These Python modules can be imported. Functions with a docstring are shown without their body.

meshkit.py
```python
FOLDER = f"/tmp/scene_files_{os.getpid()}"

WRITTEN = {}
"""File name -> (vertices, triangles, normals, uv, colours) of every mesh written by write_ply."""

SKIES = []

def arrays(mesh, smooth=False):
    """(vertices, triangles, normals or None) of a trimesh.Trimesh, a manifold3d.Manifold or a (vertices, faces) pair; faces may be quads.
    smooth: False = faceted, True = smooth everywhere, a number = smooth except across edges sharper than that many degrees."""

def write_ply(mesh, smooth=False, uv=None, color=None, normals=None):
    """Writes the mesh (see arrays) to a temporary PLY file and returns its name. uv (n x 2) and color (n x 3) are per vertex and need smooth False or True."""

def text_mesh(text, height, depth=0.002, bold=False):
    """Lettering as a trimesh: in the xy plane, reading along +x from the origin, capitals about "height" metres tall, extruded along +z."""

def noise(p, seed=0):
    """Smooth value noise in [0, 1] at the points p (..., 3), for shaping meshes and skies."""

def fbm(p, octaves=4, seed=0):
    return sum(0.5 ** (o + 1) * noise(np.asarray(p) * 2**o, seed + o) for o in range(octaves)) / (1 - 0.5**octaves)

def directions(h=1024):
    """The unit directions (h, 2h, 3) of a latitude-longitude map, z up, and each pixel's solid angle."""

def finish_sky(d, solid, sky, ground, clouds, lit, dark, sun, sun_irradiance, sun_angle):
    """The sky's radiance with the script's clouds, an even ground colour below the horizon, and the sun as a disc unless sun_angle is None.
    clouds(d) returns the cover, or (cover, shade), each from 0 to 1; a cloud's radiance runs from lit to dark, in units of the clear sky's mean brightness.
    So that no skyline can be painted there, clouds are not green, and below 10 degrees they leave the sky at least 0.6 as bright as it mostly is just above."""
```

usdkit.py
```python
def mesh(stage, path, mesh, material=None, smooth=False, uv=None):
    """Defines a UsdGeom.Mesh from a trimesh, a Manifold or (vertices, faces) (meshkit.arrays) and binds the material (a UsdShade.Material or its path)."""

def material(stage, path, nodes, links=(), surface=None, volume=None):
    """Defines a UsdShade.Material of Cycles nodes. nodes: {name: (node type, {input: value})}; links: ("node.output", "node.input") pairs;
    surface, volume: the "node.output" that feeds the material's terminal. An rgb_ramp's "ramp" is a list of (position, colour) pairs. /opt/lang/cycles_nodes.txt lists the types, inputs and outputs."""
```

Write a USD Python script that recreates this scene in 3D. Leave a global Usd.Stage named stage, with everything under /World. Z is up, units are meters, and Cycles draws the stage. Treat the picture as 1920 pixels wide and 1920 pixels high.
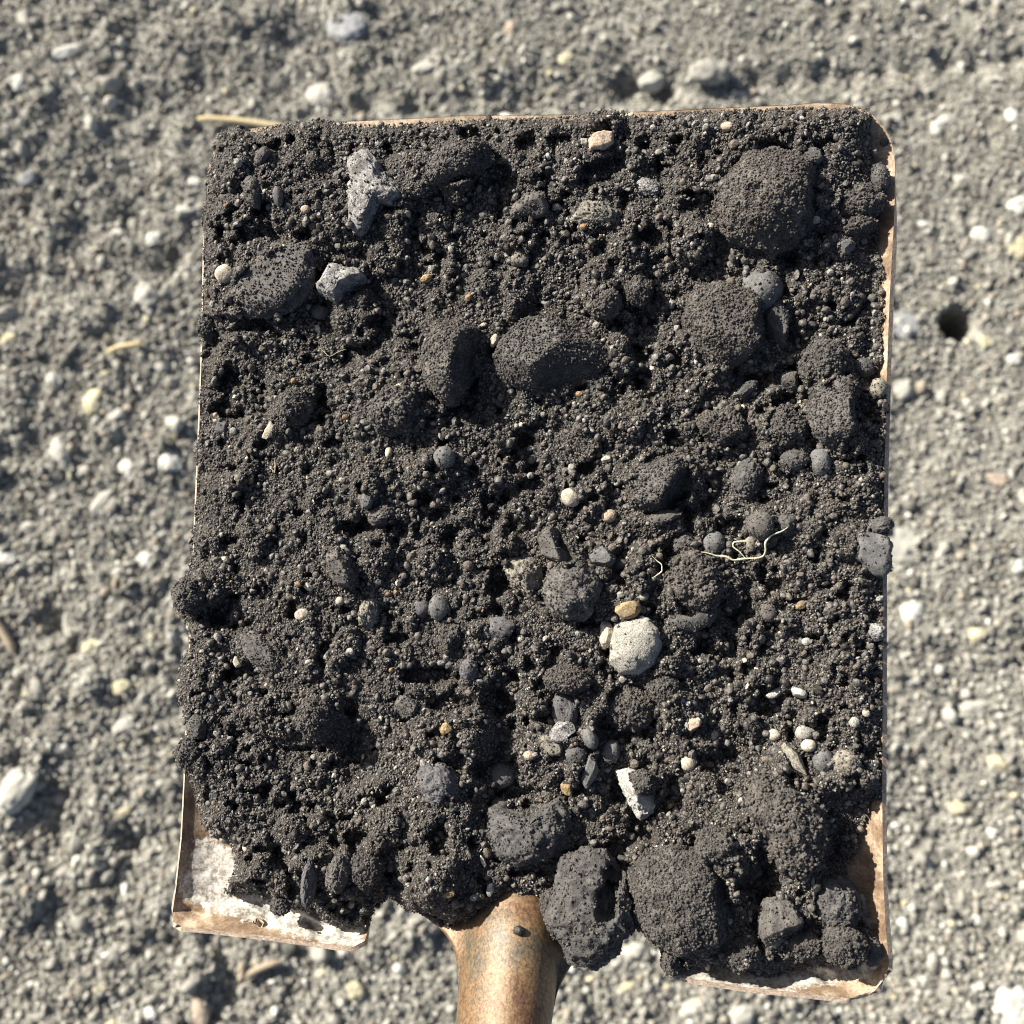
import math, random
import numpy as np, trimesh, shapely, usdkit
from meshkit import noise, fbm
from scipy.ndimage import map_coordinates, gaussian_filter, distance_transform_edt
from scipy.spatial import Delaunay, cKDTree
from pxr import Usd, UsdGeom, UsdLux, UsdShade, Gf, Sdf, Vt

stage = Usd.Stage.CreateInMemory()
UsdGeom.SetStageUpAxis(stage, 'Z'); UsdGeom.SetStageMetersPerUnit(stage, 1.0)
UsdGeom.Xform.Define(stage, '/World')

# ------------------------------------------------------------------ camera
CAM_H, TILT, HALF = 1.25, math.radians(10), 0.5          # height, forward tilt, tangent of half the angle of view
SHOVEL_DIST, EXPOSURE = 0.43, 1.42
RIGHT = np.array([1.0, 0, 0]); UP = np.array([0, math.cos(TILT), math.sin(TILT)]); BACK = np.cross(RIGHT, UP)
EYE = np.array([0, 0, CAM_H])
cam = UsdGeom.Camera.Define(stage, '/World/camera')
m = np.eye(4); m[0, :3], m[1, :3], m[2, :3], m[3, :3] = RIGHT, UP, BACK, EYE
cam.AddTransformOp().Set(Gf.Matrix4d(m.tolist()))
cam.CreateHorizontalApertureAttr(24.0); cam.CreateVerticalApertureAttr(24.0); cam.CreateFocalLengthAttr(24.0)
cam.CreateClippingRangeAttr(Gf.Vec2f(0.02, 200)); cam.CreateFStopAttr(6.8); cam.CreateFocusDistanceAttr(SHOVEL_DIST - 0.012)
cam.CreateExposureAttr(EXPOSURE)

# ------------------------------------------------------------------ sky and sun
SUN_EL, SUN_AZ = math.radians(29), math.atan2(-0.84, 0.54)
to_sun = np.array([math.sin(SUN_AZ) * math.cos(SUN_EL), math.cos(SUN_AZ) * math.cos(SUN_EL), math.sin(SUN_EL)])
dome = UsdLux.DomeLight.Define(stage, '/World/sky')
dome.GetPrim().SetCustomDataByKey('kind', 'structure')
sky = usdkit.material(stage, '/World/Looks/clear_sky', {
    's': ('sky_texture', dict(sky_type='single_scattering', sun_disc=False, sun_elevation=SUN_EL, sun_rotation=SUN_AZ, aerosol_density=3.0, air_density=0.7)),
    'b': ('background_shader', dict(strength=0.05))}, [('s.color', 'b.color')], surface='b.background')
UsdShade.MaterialBindingAPI.Apply(dome.GetPrim()).Bind(sky)
sun = UsdLux.DistantLight.Define(stage, '/World/sun')
sun.CreateNormalizeAttr(True); sun.CreateIntensityAttr(1.25); sun.CreateAngleAttr(0.5); sun.CreateColorAttr(Gf.Vec3f(1.0, 0.95, 0.86))
z = to_sun; x = np.cross([0, 0, 1], z); x /= np.linalg.norm(x); y = np.cross(z, x)
m = np.eye(4); m[0, :3], m[1, :3], m[2, :3] = x, y, z
sun.AddTransformOp().Set(Gf.Matrix4d(m.tolist()))

# ------------------------------------------------------------------ places: a direction of view meets a real plane
def ray(px, py):
    px, py = np.asarray(px, float), np.asarray(py, float)
    return ((px - 960) / 960 * HALF)[..., None] * RIGHT + ((960 - py) / 960 * HALF)[..., None] * UP - BACK

ROLL, PITCH = math.radians(9), math.radians(3)
def rotate(axis, a, v):
    axis = axis / np.linalg.norm(axis)
    return v * math.cos(a) + np.cross(axis, v) * math.sin(a) + axis * np.dot(axis, v) * (1 - math.cos(a))
EX, EY, EN = (rotate(RIGHT, -PITCH, rotate(UP, -ROLL, v)) for v in (RIGHT, UP, BACK))     # the blade's own axes: right, forward, out of it
ORIGIN = EYE + SHOVEL_DIST * ray(1010, 1000)
PXM = SHOVEL_DIST * 2 * HALF / 1920                        # metres per photograph pixel at the blade

def P(px, py, h=0.0):
    """The point at height h over the blade's plane."""
    d = ray(px, py)
    k = (np.dot(ORIGIN - EYE, EN) + h) / (d @ EN)
    return EYE + d * np.asarray(k)[..., None]

def G(px, py):
    d = ray(px, py)
    return EYE + d * (-CAM_H / d[..., 2])[..., None]

# ------------------------------------------------------------------ helpers
used, MAT = {}, {}
def path_of(name, parent='/World'):
    key = (str(parent), name); n = used.get(key, 0); used[key] = n + 1
    return f'{parent}/{name}' + (f'_{n:03d}' if n else '')
def tag(p, label=None, cat=None, group=None, kind=None):
    p = p.GetPrim()
    for k, v in (('label', label), ('category', cat), ('group', group), ('kind', kind)):
        if v: p.SetCustomDataByKey(k, v)
    return p
def obj(name, mesh, mat, parent='/World', smooth=True, label=None, cat=None, group=None, kind=None):
    g = usdkit.mesh(stage, path_of(name, parent), mesh, MAT[mat], smooth=smooth)
    return tag(g, label, cat, group, kind)
def empty(name, loc, label, cat, group=None, kind=None):
    x = UsdGeom.Xform.Define(stage, path_of(name)); x.AddTranslateOp().Set(Gf.Vec3d(*map(float, loc)))
    return tag(x, label, cat, group, kind)

def stone_mat(name, c1, c2, scale=260, coat=0.0, speck=None, speck_at=0.62, rough=0.9, bump=0.4, spec=0.25, coat_color=(0.05, 0.046, 0.041), fine=1500, islands=False):
    """Two tones in soft patches, fine grain, optional specks and an optional coat of dark soil."""
    n = {'g': ('geometry', {}), 'n1': ('noise_texture', dict(scale=scale, detail=4.0, roughness=0.6)),
         'r1': ('rgb_ramp', dict(ramp=[(0.32, c1), (0.68, c2)])),
         'n2': ('noise_texture', dict(scale=fine, detail=3.0, roughness=0.7)),
         'r2': ('rgb_ramp', dict(ramp=[(0.28, (0.45, 0.45, 0.45)), (0.72, (1.45, 1.45, 1.45))])),
         'mul': ('mix', dict(mix_type='multiply', fac=1.0)),
         'bmp': ('bump', dict(strength=bump, distance=0.0006)),
         'p': ('principled_bsdf', dict(roughness=rough, specular_ior_level=spec))}
    l = [('g.position', 'n1.vector'), ('g.position', 'n2.vector'), ('n1.fac', 'r1.fac'), ('n2.fac', 'r2.fac'), ('r1.color', 'mul.color1'), ('r2.color', 'mul.color2'), ('n2.fac', 'bmp.height'), ('bmp.normal', 'p.normal')]
    out = 'mul.color'
    if speck is not None:
        n |= {'n3': ('noise_texture', dict(scale=fine * 0.75, detail=5.0, roughness=0.7)), 'r3': ('rgb_ramp', dict(ramp=[(speck_at - 0.06, (0, 0, 0)), (speck_at + 0.05, (0.8, 0.8, 0.8))])), 'm3': ('mix', dict(color2=speck))}
        l += [('g.position', 'n3.vector'), ('n3.fac', 'r3.fac'), ('r3.color', 'm3.fac'), (out, 'm3.color1')]; out = 'm3.color'
    if coat:
        n |= {'n4': ('noise_texture', dict(scale=120, detail=9.0, roughness=0.8)), 'r4': ('rgb_ramp', dict(ramp=[(0.5 + 0.25 * (0.5 - coat) * 2 - 0.09, (0, 0, 0)), (0.5 + 0.25 * (0.5 - coat) * 2 + 0.10, (0.62, 0.62, 0.62))])), 'm4': ('mix', dict(color2=coat_color))}
        l += [('g.position', 'n4.vector'), ('n4.fac', 'r4.fac'), ('r4.color', 'm4.fac'), (out, 'm4.color1')]; out = 'm4.color'
    if islands:                                             # each grain of the mesh has its own tone
        n |= {'ri': ('rgb_ramp', dict(ramp=[(0.0, (0.62, 0.61, 0.60)), (0.45, (0.95, 0.95, 0.95)), (0.8, (1.35, 1.32, 1.28)), (0.93, (1.9, 1.75, 1.6)), (0.97, (3.4, 3.2, 2.9)), (1.0, (4.2, 3.9, 3.4))])), 'mi': ('mix', dict(mix_type='multiply', fac=1.0))}
        l += [('g.random_per_island', 'ri.fac'), (out, 'mi.color1'), ('ri.color', 'mi.color2')]; out = 'mi.color'
    MAT[name] = usdkit.material(stage, f'/World/Looks/{name}', n, l + [(out, 'p.base_color')], surface='p.BSDF')

# soil and the stones in it
stone_mat('soil', (0.0221, 0.0195, 0.0166), (0.0558, 0.0491, 0.0417), 300, spec=0.2, rough=0.7, fine=2600)
stone_mat('crumb_black', (0.0172, 0.0153, 0.0131), (0.0443, 0.0393, 0.0340), 900, spec=0.5, rough=0.48)
stone_mat('crumb_dark', (0.056, 0.0505, 0.0445), (0.122, 0.1115, 0.0985), 900, spec=0.4, rough=0.55)
stone_mat('crumb_brown', (0.0935, 0.0796, 0.0647), (0.1480, 0.1287, 0.1065), 900, spec=0.15)
stone_mat('crumb_grey', (0.1615, 0.1540, 0.1385), (0.2755, 0.2652, 0.2389), 900, spec=0.15)
stone_mat('crumb_cream', (0.3040, 0.2681, 0.2048), (0.4750, 0.4290, 0.3413), 900, coat=0.2)
stone_mat('crumb_rust', (0.1710, 0.1024, 0.0585), (0.2660, 0.1755, 0.0975), 900, coat=0.3)
stone_mat('clod', (0.054, 0.0495, 0.0445), (0.130, 0.120, 0.108), 170, spec=0.35, rough=0.55, fine=2600, islands=True)
stone_mat('clod_brown', (0.066, 0.059, 0.0525), (0.155, 0.140, 0.124), 170, spec=0.3, rough=0.55, fine=2600, islands=True)
stone_mat('dark_stone', (0.0475, 0.0460, 0.0435), (0.0950, 0.0930, 0.0890), 260, coat=0.3, spec=0.2, rough=0.7, fine=2000)
stone_mat('grey_pebble', (0.0760, 0.0750, 0.0721), (0.1330, 0.1320, 0.1283), 260, coat=0.2, rough=0.75, fine=2000)
stone_mat('brown_stone', (0.0589, 0.0540, 0.0488), (0.1187, 0.1100, 0.0996), 260, coat=0.35, fine=2000)
stone_mat('purple_stone', (0.0684, 0.0650, 0.0668), (0.1140, 0.1100, 0.1124), 260, coat=0.25, fine=2000)
stone_mat('tan_stone', (0.1425, 0.1280, 0.1018), (0.2850, 0.2620, 0.2120), 330, coat=0.48, fine=2000)
stone_mat('light_stone', (0.26, 0.25, 0.215), (0.40, 0.385, 0.335), 300, coat=0.2, speck=(0.10, 0.092, 0.078), speck_at=0.565, fine=2200, bump=1.0)
stone_mat('cream_stone', (0.30, 0.262, 0.20), (0.46, 0.41, 0.325), 300, coat=0.34)
stone_mat('white_chip', (0.27, 0.26, 0.23), (0.42, 0.405, 0.365), 300, coat=0.34, bump=0.9)
stone_mat('pink_stone', (0.30, 0.23, 0.17), (0.42, 0.33, 0.25), 300, speck=(0.17, 0.13, 0.09), speck_at=0.60, coat=0.1)
stone_mat('ochre_stone', (0.17, 0.115, 0.055), (0.36, 0.275, 0.15), 400, coat=0.42)
stone_mat('ash', (0.15, 0.147, 0.139), (0.41, 0.40, 0.38), 260, coat=0.42, speck=(0.06, 0.058, 0.055), speck_at=0.57, fine=1700, bump=1.0)
stone_mat('ash_dark', (0.070, 0.066, 0.060), (0.150, 0.142, 0.131), 300, coat=0.38, fine=1800, bump=0.9)
stone_mat('slag', (0.040, 0.038, 0.036), (0.100, 0.097, 0.092), 180, coat=0.45, rough=0.65, spec=0.3, bump=0.9, fine=1600)
stone_mat('slate', (0.16, 0.157, 0.145), (0.36, 0.325, 0.24), 400, speck=(0.06, 0.06, 0.052), speck_at=0.54)
stone_mat('fibre', (0.34, 0.33, 0.22), (0.52, 0.50, 0.36), 400, bump=0.3)
stone_mat('straw', (0.46, 0.37, 0.20), (0.58, 0.49, 0.30), 300, bump=0.1)
stone_mat('twig', (0.24, 0.19, 0.13), (0.36, 0.30, 0.22), 300)
# the ground and its gravel
DUST = (0.2329, 0.2240, 0.1905)
stone_mat('ground', (0.1727, 0.1663, 0.1416), (0.2852, 0.2757, 0.2384), 30, fine=500)
stone_mat('gravel_dark', (0.0903, 0.0867, 0.0754), (0.1637, 0.1579, 0.1376), 60, coat=0.3, coat_color=DUST, fine=700)
stone_mat('gravel_grey', (0.1988, 0.1920, 0.1650), (0.3022, 0.2932, 0.2557), 60, fine=700)
stone_mat('gravel_pale', (0.3194, 0.3108, 0.2670), (0.4318, 0.4212, 0.3679), 60, coat=0.3, coat_color=DUST, fine=700)
stone_mat('gravel_brown', (0.2329, 0.2024, 0.1559), (0.3283, 0.2891, 0.2282), 60, coat=0.25, coat_color=DUST, fine=700)
stone_mat('gravel_white', (0.4489, 0.4439, 0.3944), (0.5705, 0.5636, 0.5035), 60, coat=0.12, coat_color=DUST, fine=700)
stone_mat('gravel_yellow', (0.3716, 0.3335, 0.2150), (0.4921, 0.4532, 0.3159), 60, coat=0.15, coat_color=DUST, fine=700)
stone_mat('gravel_blue', (0.2236, 0.2290, 0.2318), (0.2948, 0.3002, 0.3008), 60, coat=0.25, coat_color=DUST, fine=700)
stone_mat('gravel_pink', (0.3113, 0.2446, 0.1926), (0.3977, 0.3242, 0.2588), 60, coat=0.2, coat_color=DUST, fine=700)

# rusty steel; 'residue' on the mesh tells where pale mortar has dried on
def steel(name, residue):
    n = {'g': ('geometry', {}), 'n1': ('noise_texture', dict(scale=70, detail=6.0, roughness=0.7)), 'n2': ('noise_texture', dict(scale=900, detail=4.0, roughness=0.7)),
         'n3': ('noise_texture', dict(scale=260, detail=8.0, roughness=0.82)),
         'r1': ('rgb_ramp', dict(ramp=[(0.33, (0.105, 0.066, 0.040)), (0.46, (0.18, 0.124, 0.078)), (0.57, (0.30, 0.230, 0.160)), (0.66, (0.39, 0.315, 0.232)), (0.8, (0.28, 0.19, 0.095))])),
         'r2': ('rgb_ramp', dict(ramp=[(0.3, (0.62, 0.58, 0.55)), (0.7, (1.3, 1.3, 1.3))])), 'mul': ('mix', dict(mix_type='multiply', fac=1.0)),
         'bmp': ('bump', dict(strength=0.5, distance=0.0004)), 'p': ('principled_bsdf', dict(roughness=0.62, specular_ior_level=0.4, metallic=0.0))}
    l = [('g.position', x + '.vector') for x in ('n1', 'n2', 'n3')] + [('n1.fac', 'r1.fac'), ('n2.fac', 'r2.fac'), ('r1.color', 'mul.color1'), ('r2.color', 'mul.color2'), ('n2.fac', 'bmp.height'), ('bmp.normal', 'p.normal')]
    out = 'mul.color'
    if residue:
        n |= {'a': ('attribute', dict(attribute='residue')), 's': ('math', dict(math_type='multiply_add', value2=2.6, value3=-1.22)), 'ad': ('math', dict(math_type='add')),
              'r4': ('rgb_ramp', dict(ramp=[(0.40, (0, 0, 0)), (0.60, (1, 1, 1))])), 'r5': ('rgb_ramp', dict(ramp=[(0.42, (0.16, 0.15, 0.135)), (0.50, (0.36, 0.33, 0.28)), (0.60, (0.54, 0.52, 0.465))])), 'mx': ('mix', {})}
        l += [('n3.fac', 's.value1'), ('s.value', 'ad.value1'), ('a.fac', 'ad.value2'), ('ad.value', 'r4.fac'), ('n3.fac', 'r5.fac'), ('r4.color', 'mx.fac'), (out, 'mx.color1'), ('r5.color', 'mx.color2')]; out = 'mx.color'
    MAT[name] = usdkit.material(stage, f'/World/Looks/{name}', n, l + [(out, 'p.base_color')], surface='p.BSDF')
steel('rusty_steel', True)
steel('socket_steel', False)
MAT['socket_steel'] = usdkit.material(stage, '/World/Looks/rusty_socket', {
    'g': ('geometry', {}), 'mp': ('mapping', dict(scale=(1.0, 0.8, 1.0))), 'n1': ('noise_texture', dict(scale=48, detail=10.0, roughness=0.78)), 'n2': ('noise_texture', dict(scale=1300, detail=4.0, roughness=0.75)), 'n3': ('noise_texture', dict(scale=800, detail=5.0, roughness=0.75)),
    'r1': ('rgb_ramp', dict(ramp=[(0.36, (0.075, 0.070, 0.057)), (0.45, (0.115, 0.086, 0.055)), (0.52, (0.165, 0.106, 0.057)), (0.58, (0.115, 0.064, 0.036)), (0.66, (0.080, 0.042, 0.030))])),
    'r3': ('rgb_ramp', dict(ramp=[(0.38, (0.55, 0.54, 0.54)), (0.60, (1.5, 1.42, 1.28))])),
    'r2': ('rgb_ramp', dict(ramp=[(0.3, (0.6, 0.6, 0.6)), (0.7, (1.3, 1.3, 1.3))])), 'mul': ('mix', dict(mix_type='multiply', fac=1.0)), 'mu2': ('mix', dict(mix_type='multiply', fac=1.0)),
    'bmp': ('bump', dict(strength=0.4, distance=0.0004)), 'p': ('principled_bsdf', dict(roughness=0.5, specular_ior_level=0.5, metallic=0.25))},
    [('g.position', 'mp.vector'), ('mp.vector', 'n1.vector'), ('mp.vector', 'n2.vector'), ('mp.vector', 'n3.vector'), ('n1.fac', 'r1.fac'), ('n2.fac', 'r2.fac'), ('n3.fac', 'r3.fac'), ('r1.color', 'mul.color1'), ('r2.color', 'mul.color2'),
     ('mul.color', 'mu2.color1'), ('r3.color', 'mu2.color2'), ('mu2.color', 'p.base_color'), ('n2.fac', 'bmp.height'), ('bmp.normal', 'p.normal')], surface='p.BSDF')
stone_mat('rim_steel', (0.30, 0.225, 0.165), (0.46, 0.37, 0.285), 160, fine=900, rough=0.55, spec=0.4)
stone_mat('wood', (0.28, 0.18, 0.10), (0.42, 0.29, 0.17), 60)

# ------------------------------------------------------------------ shapes of stones
ICO = {k: trimesh.creation.icosphere(k) for k in (1, 2, 3, 4, 5)}
def rock(seed, style, a, b, c, sub=4, outline=None, cuts=()):
    """A stone about its centre: half lengths a, b, c in metres. outline: radii at even angles (counter-clockwise from +x), in place of the ellipse."""
    rng = np.random.default_rng(seed)
    base = ICO[sub]; v = np.array(base.vertices); off = rng.uniform(0, 99, 3)
    r = np.ones(len(v))
    if style == 'angular':
        k = rng.normal(size=(13, 3)); k /= np.linalg.norm(k, axis=1)[:, None]
        k = np.vstack([k, [[0, 0, 1.0]]])
        d = rng.uniform(0.68, 0.92, len(k))
        with np.errstate(divide='ignore'):
            q = np.where(v @ k.T > 0.05, d / np.maximum(v @ k.T, 0.05), 9)
        r = np.minimum(1.0, q.min(1))
        r *= 1 + 0.12 * (fbm(v * 2 + off, 3, seed) - 0.5) + 0.10 * (fbm(v * 9 + off, 4, seed) - 0.5)
    elif style == 'round':
        r *= 1 + 0.22 * (fbm(v * 1.1 + off, 2, seed) - 0.5) + 0.06 * (fbm(v * 7 + off, 4, seed) - 0.5) + 0.035 * (fbm(v * 20 + off, 2, seed) - 0.5)
    elif style == 'crumb':
        r *= 1 + 0.75 * (fbm(v * 1.7 + off, 3, seed) - 0.5)
        v = v * [1.0, rng.uniform(0.7, 1), rng.uniform(0.6, 0.9)]
    elif style == 'rough':
        r *= 1 + 0.40 * (fbm(v * 1.6 + off, 3, seed) - 0.5) + 0.30 * (fbm(v * 5 + off, 4, seed) - 0.5) + 0.12 * (fbm(v * 15 + off, 3, seed) - 0.5)
    else:                                                   # a clod: lumps on lumps, grains all over
        k = rng.normal(size=(9, 3)); k /= np.linalg.norm(k, axis=1)[:, None]; d = rng.uniform(0.72, 0.98, 9) if style == 'clod' else rng.uniform(0.9, 1.1, 9)
        r = np.minimum(r, np.where(v @ k.T > 0.05, d / np.maximum(v @ k.T, 0.05), 9).min(1))
        r *= 1 + (0.30 if style == 'clod' else 0.16) * (fbm(v * 1.4 + off, 3, seed) - 0.5) + (0.24 if style == 'clod' else 0.10) * (fbm(v * 5 + off, 4, seed) - 0.5)
        for n_, w in ((60, 0.06), (600, 0.035)):
            t = rng.normal(size=(n_, 3)); t /= np.linalg.norm(t, axis=1)[:, None]
            dist = cKDTree(t).query(v)[0]; w0 = 1.9 / math.sqrt(n_)
            r += w * (np.sqrt(np.maximum(0, 1 - (dist / w0) ** 2)) - 0.5)
    for nx_, ny_, nz_, d_ in cuts:                          # flat faces: outward direction and distance, on the unit ball
        k = v @ (np.array([nx_, ny_, nz_]) / math.sqrt(nx_ ** 2 + ny_ ** 2 + nz_ ** 2)); r = np.minimum(r, np.where(k > 0.05, d_ / np.maximum(k, 0.05), 9) * (1 + 0.10 * (fbm(v * 5 + off, 3, seed) - 0.5)))
    v = v * r[:, None]
    if outline is not None:
        ang = np.arctan2(v[:, 1], v[:, 0]) % (2 * math.pi)
        o = np.asarray(outline, float); i = ang / (2 * math.pi) * len(o); i0 = np.floor(i).astype(int) % len(o); t = i - np.floor(i)
        rad = o[i0] * (1 - t) + o[(i0 + 1) % len(o)] * t
        v = np.stack([v[:, 0] * rad, v[:, 1] * rad, v[:, 2] * c], 1)
    else:
        v = v * [a, b, c]
    return v, np.array(base.faces)

_b = trimesh.creation.icosahedron(); ICO[0] = _b
GRAIN = [rock(900 + k, 'crumb', 1, 1, 0.85, 0) for k in range(12)]
def grains(v, f, seed, cover, r0, r1, most=8000):
    """Small grains that cling to the upper side of a stone: one mesh. Radii in metres; cover is the share of the surface they hide."""
    g = np.random.default_rng(seed + 5)
    fn = np.cross(v[f[:, 1]] - v[f[:, 0]], v[f[:, 2]] - v[f[:, 0]]); ar = np.linalg.norm(fn, axis=1) / 2; nz = fn[:, 2] / np.maximum(2 * ar, 1e-12)
    w = ar * (nz > -0.15)
    n = int(min(most, cover * w.sum() / (math.pi * (r0 + 0.32 * (r1 - r0)) ** 2)))
    if n < 3: return None
    t = g.choice(len(f), n, p=w / w.sum()); uv = g.random((n, 2)); fl = uv.sum(1) > 1; uv[fl] = 1 - uv[fl]
    p = v[f[t, 0]] + uv[:, :1] * (v[f[t, 1]] - v[f[t, 0]]) + uv[:, 1:] * (v[f[t, 2]] - v[f[t, 0]])
    r = r0 * (r1 / r0) ** (g.random(n) ** 2.2); p = p + (fn / np.maximum(2 * ar, 1e-12)[:, None])[t] * (r * g.uniform(0, 0.6, n))[:, None]
    q = g.normal(size=(n, 4)); q /= np.linalg.norm(q, axis=1)[:, None]; a, b, c, d = q.T
    M = np.stack([1 - 2 * (c * c + d * d), 2 * (b * c - a * d), 2 * (b * d + a * c), 2 * (b * c + a * d), 1 - 2 * (b * b + d * d), 2 * (c * d - a * b), 2 * (b * d - a * c), 2 * (c * d + a * b), 1 - 2 * (b * b + c * c)], -1).reshape(n, 3, 3)
    base = np.stack([x[0] for x in GRAIN])[g.integers(0, 12, n)]
    V = np.einsum('nij,nkj->nki', M, base) * r[:, None, None] + p[:, None]; F = GRAIN[0][1][None] + 12 * np.arange(n)[:, None, None]
    return V.reshape(-1, 3), F.reshape(-1, 3)

def polar(pts, cx, cy, n=48):
    """Radii of a closed outline (image points) round (cx, cy), counter-clockwise with y up."""
    poly = shapely.Polygon([(x - cx, cy - y) for x, y in pts]); out = []
    for k in range(n):
        t = 2 * math.pi * k / n
        hit = poly.intersection(shapely.LineString([(0, 0), (3000 * math.cos(t), 3000 * math.sin(t))]))
        out.append(max(4.0, hit.length))
    return np.array(out)

# ------------------------------------------------------------------ the shovel's outline, seen along the blade's plane
BLADE = [(388, 335), (391, 310), (399, 285), (415, 258), (440, 246), (520, 233), (600, 230), (760, 223), (870, 217), (1000, 216), (1100, 214), (1240, 208), (1480, 197), (1530, 193), (1575, 194), (1612, 201),
         (1634, 214), (1661, 243), (1673, 272), (1678, 305), (1677, 400), (1668, 560), (1663, 700), (1658, 900), (1655, 1100), (1655, 1300), (1654, 1500), (1656, 1650), (1661, 1740), (1667, 1805), (1663, 1828), (1641, 1857),
         (1620, 1870), (1592, 1871), (1400, 1851), (1290, 1834), (1258, 1832), (1246, 1826), (1240, 1790), (1226, 1745), (1190, 1705), (1120, 1690), (980, 1680), (840, 1670), (745, 1668), (708, 1682), (696, 1712), (690, 1745), (684, 1764), (662, 1775),
         (632, 1773), (520, 1757), (400, 1743), (342, 1738), (326, 1729), (323, 1715), (331, 1660), (341, 1570), (347, 1450), (356, 1230), (365, 1000), (372, 850), (379, 650), (383, 450)]
SIDE_L = shapely.LineString([(399, 285), (388, 335), (383, 450), (379, 650), (372, 850), (365, 1000), (356, 1230), (347, 1450), (341, 1570), (331, 1660), (323, 1715)])
SIDE_R = shapely.LineString([(1634, 214), (1661, 243), (1673, 272), (1678, 305), (1677, 400), (1668, 560), (1663, 700), (1658, 900), (1655, 1100), (1655, 1300), (1654, 1500), (1656, 1650), (1661, 1740), (1667, 1805)])
STEP_L = shapely.LineString([(323, 1730), (342, 1738), (400, 1743), (520, 1757), (632, 1773), (662, 1775), (690, 1764)])
STEP_R = shapely.LineString([(1246, 1826), (1290, 1834), (1400, 1851), (1592, 1871), (1641, 1857), (1667, 1815)])
def blade_h(px, py):
    """How high the blade's inner face stands over its own plane: flat in the middle, turned up along the sides and the two steps."""
    p = shapely.points(px, py); h = np.zeros(np.shape(px))
    for line, rise, w in ((SIDE_L, 0.006, 75), (SIDE_R, 0.011, 85), (STEP_L, 0.012, 62), (STEP_R, 0.012, 66)):
        t = np.clip(1 - shapely.distance(p, line) / w, 0, 1)
        if line in (SIDE_L, SIDE_R): t = t * np.clip((np.asarray(py) - 190) / 260, 0.25, 1)
        h = np.maximum(h, rise * t ** 2)
    return h
blade_poly = shapely.Polygon(BLADE)
edge = blade_poly.exterior
ring = np.array([edge.interpolate(d).coords[0] for d in np.linspace(0, edge.length, 1500, endpoint=False)])
gx, gy = np.meshgrid(np.arange(310, 1690, 7.0), np.arange(190, 1880, 7.0))
inner = np.stack([gx.ravel(), gy.ravel()], 1)
near_edge = shapely.distance(shapely.points(inner), edge)
extra = inner[near_edge < 70]; extra = np.vstack([extra + d for d in ((0, 0), (3.5, 0), (0, 3.5), (3.5, 3.5))])
inner = np.vstack([inner[near_edge >= 70], extra])
inner = inner[shapely.contains(blade_poly.buffer(-3.0), shapely.points(inner))]
pts = np.vstack([ring, inner])
tri = Delaunay(pts).simplices
tri = tri[shapely.contains(blade_poly, shapely.points(pts[tri].mean(1)))]
dents = 0.0004 * (fbm(np.c_[pts / 60, 0 * pts[:, :1]], 3, 5) - 0.5)
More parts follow.
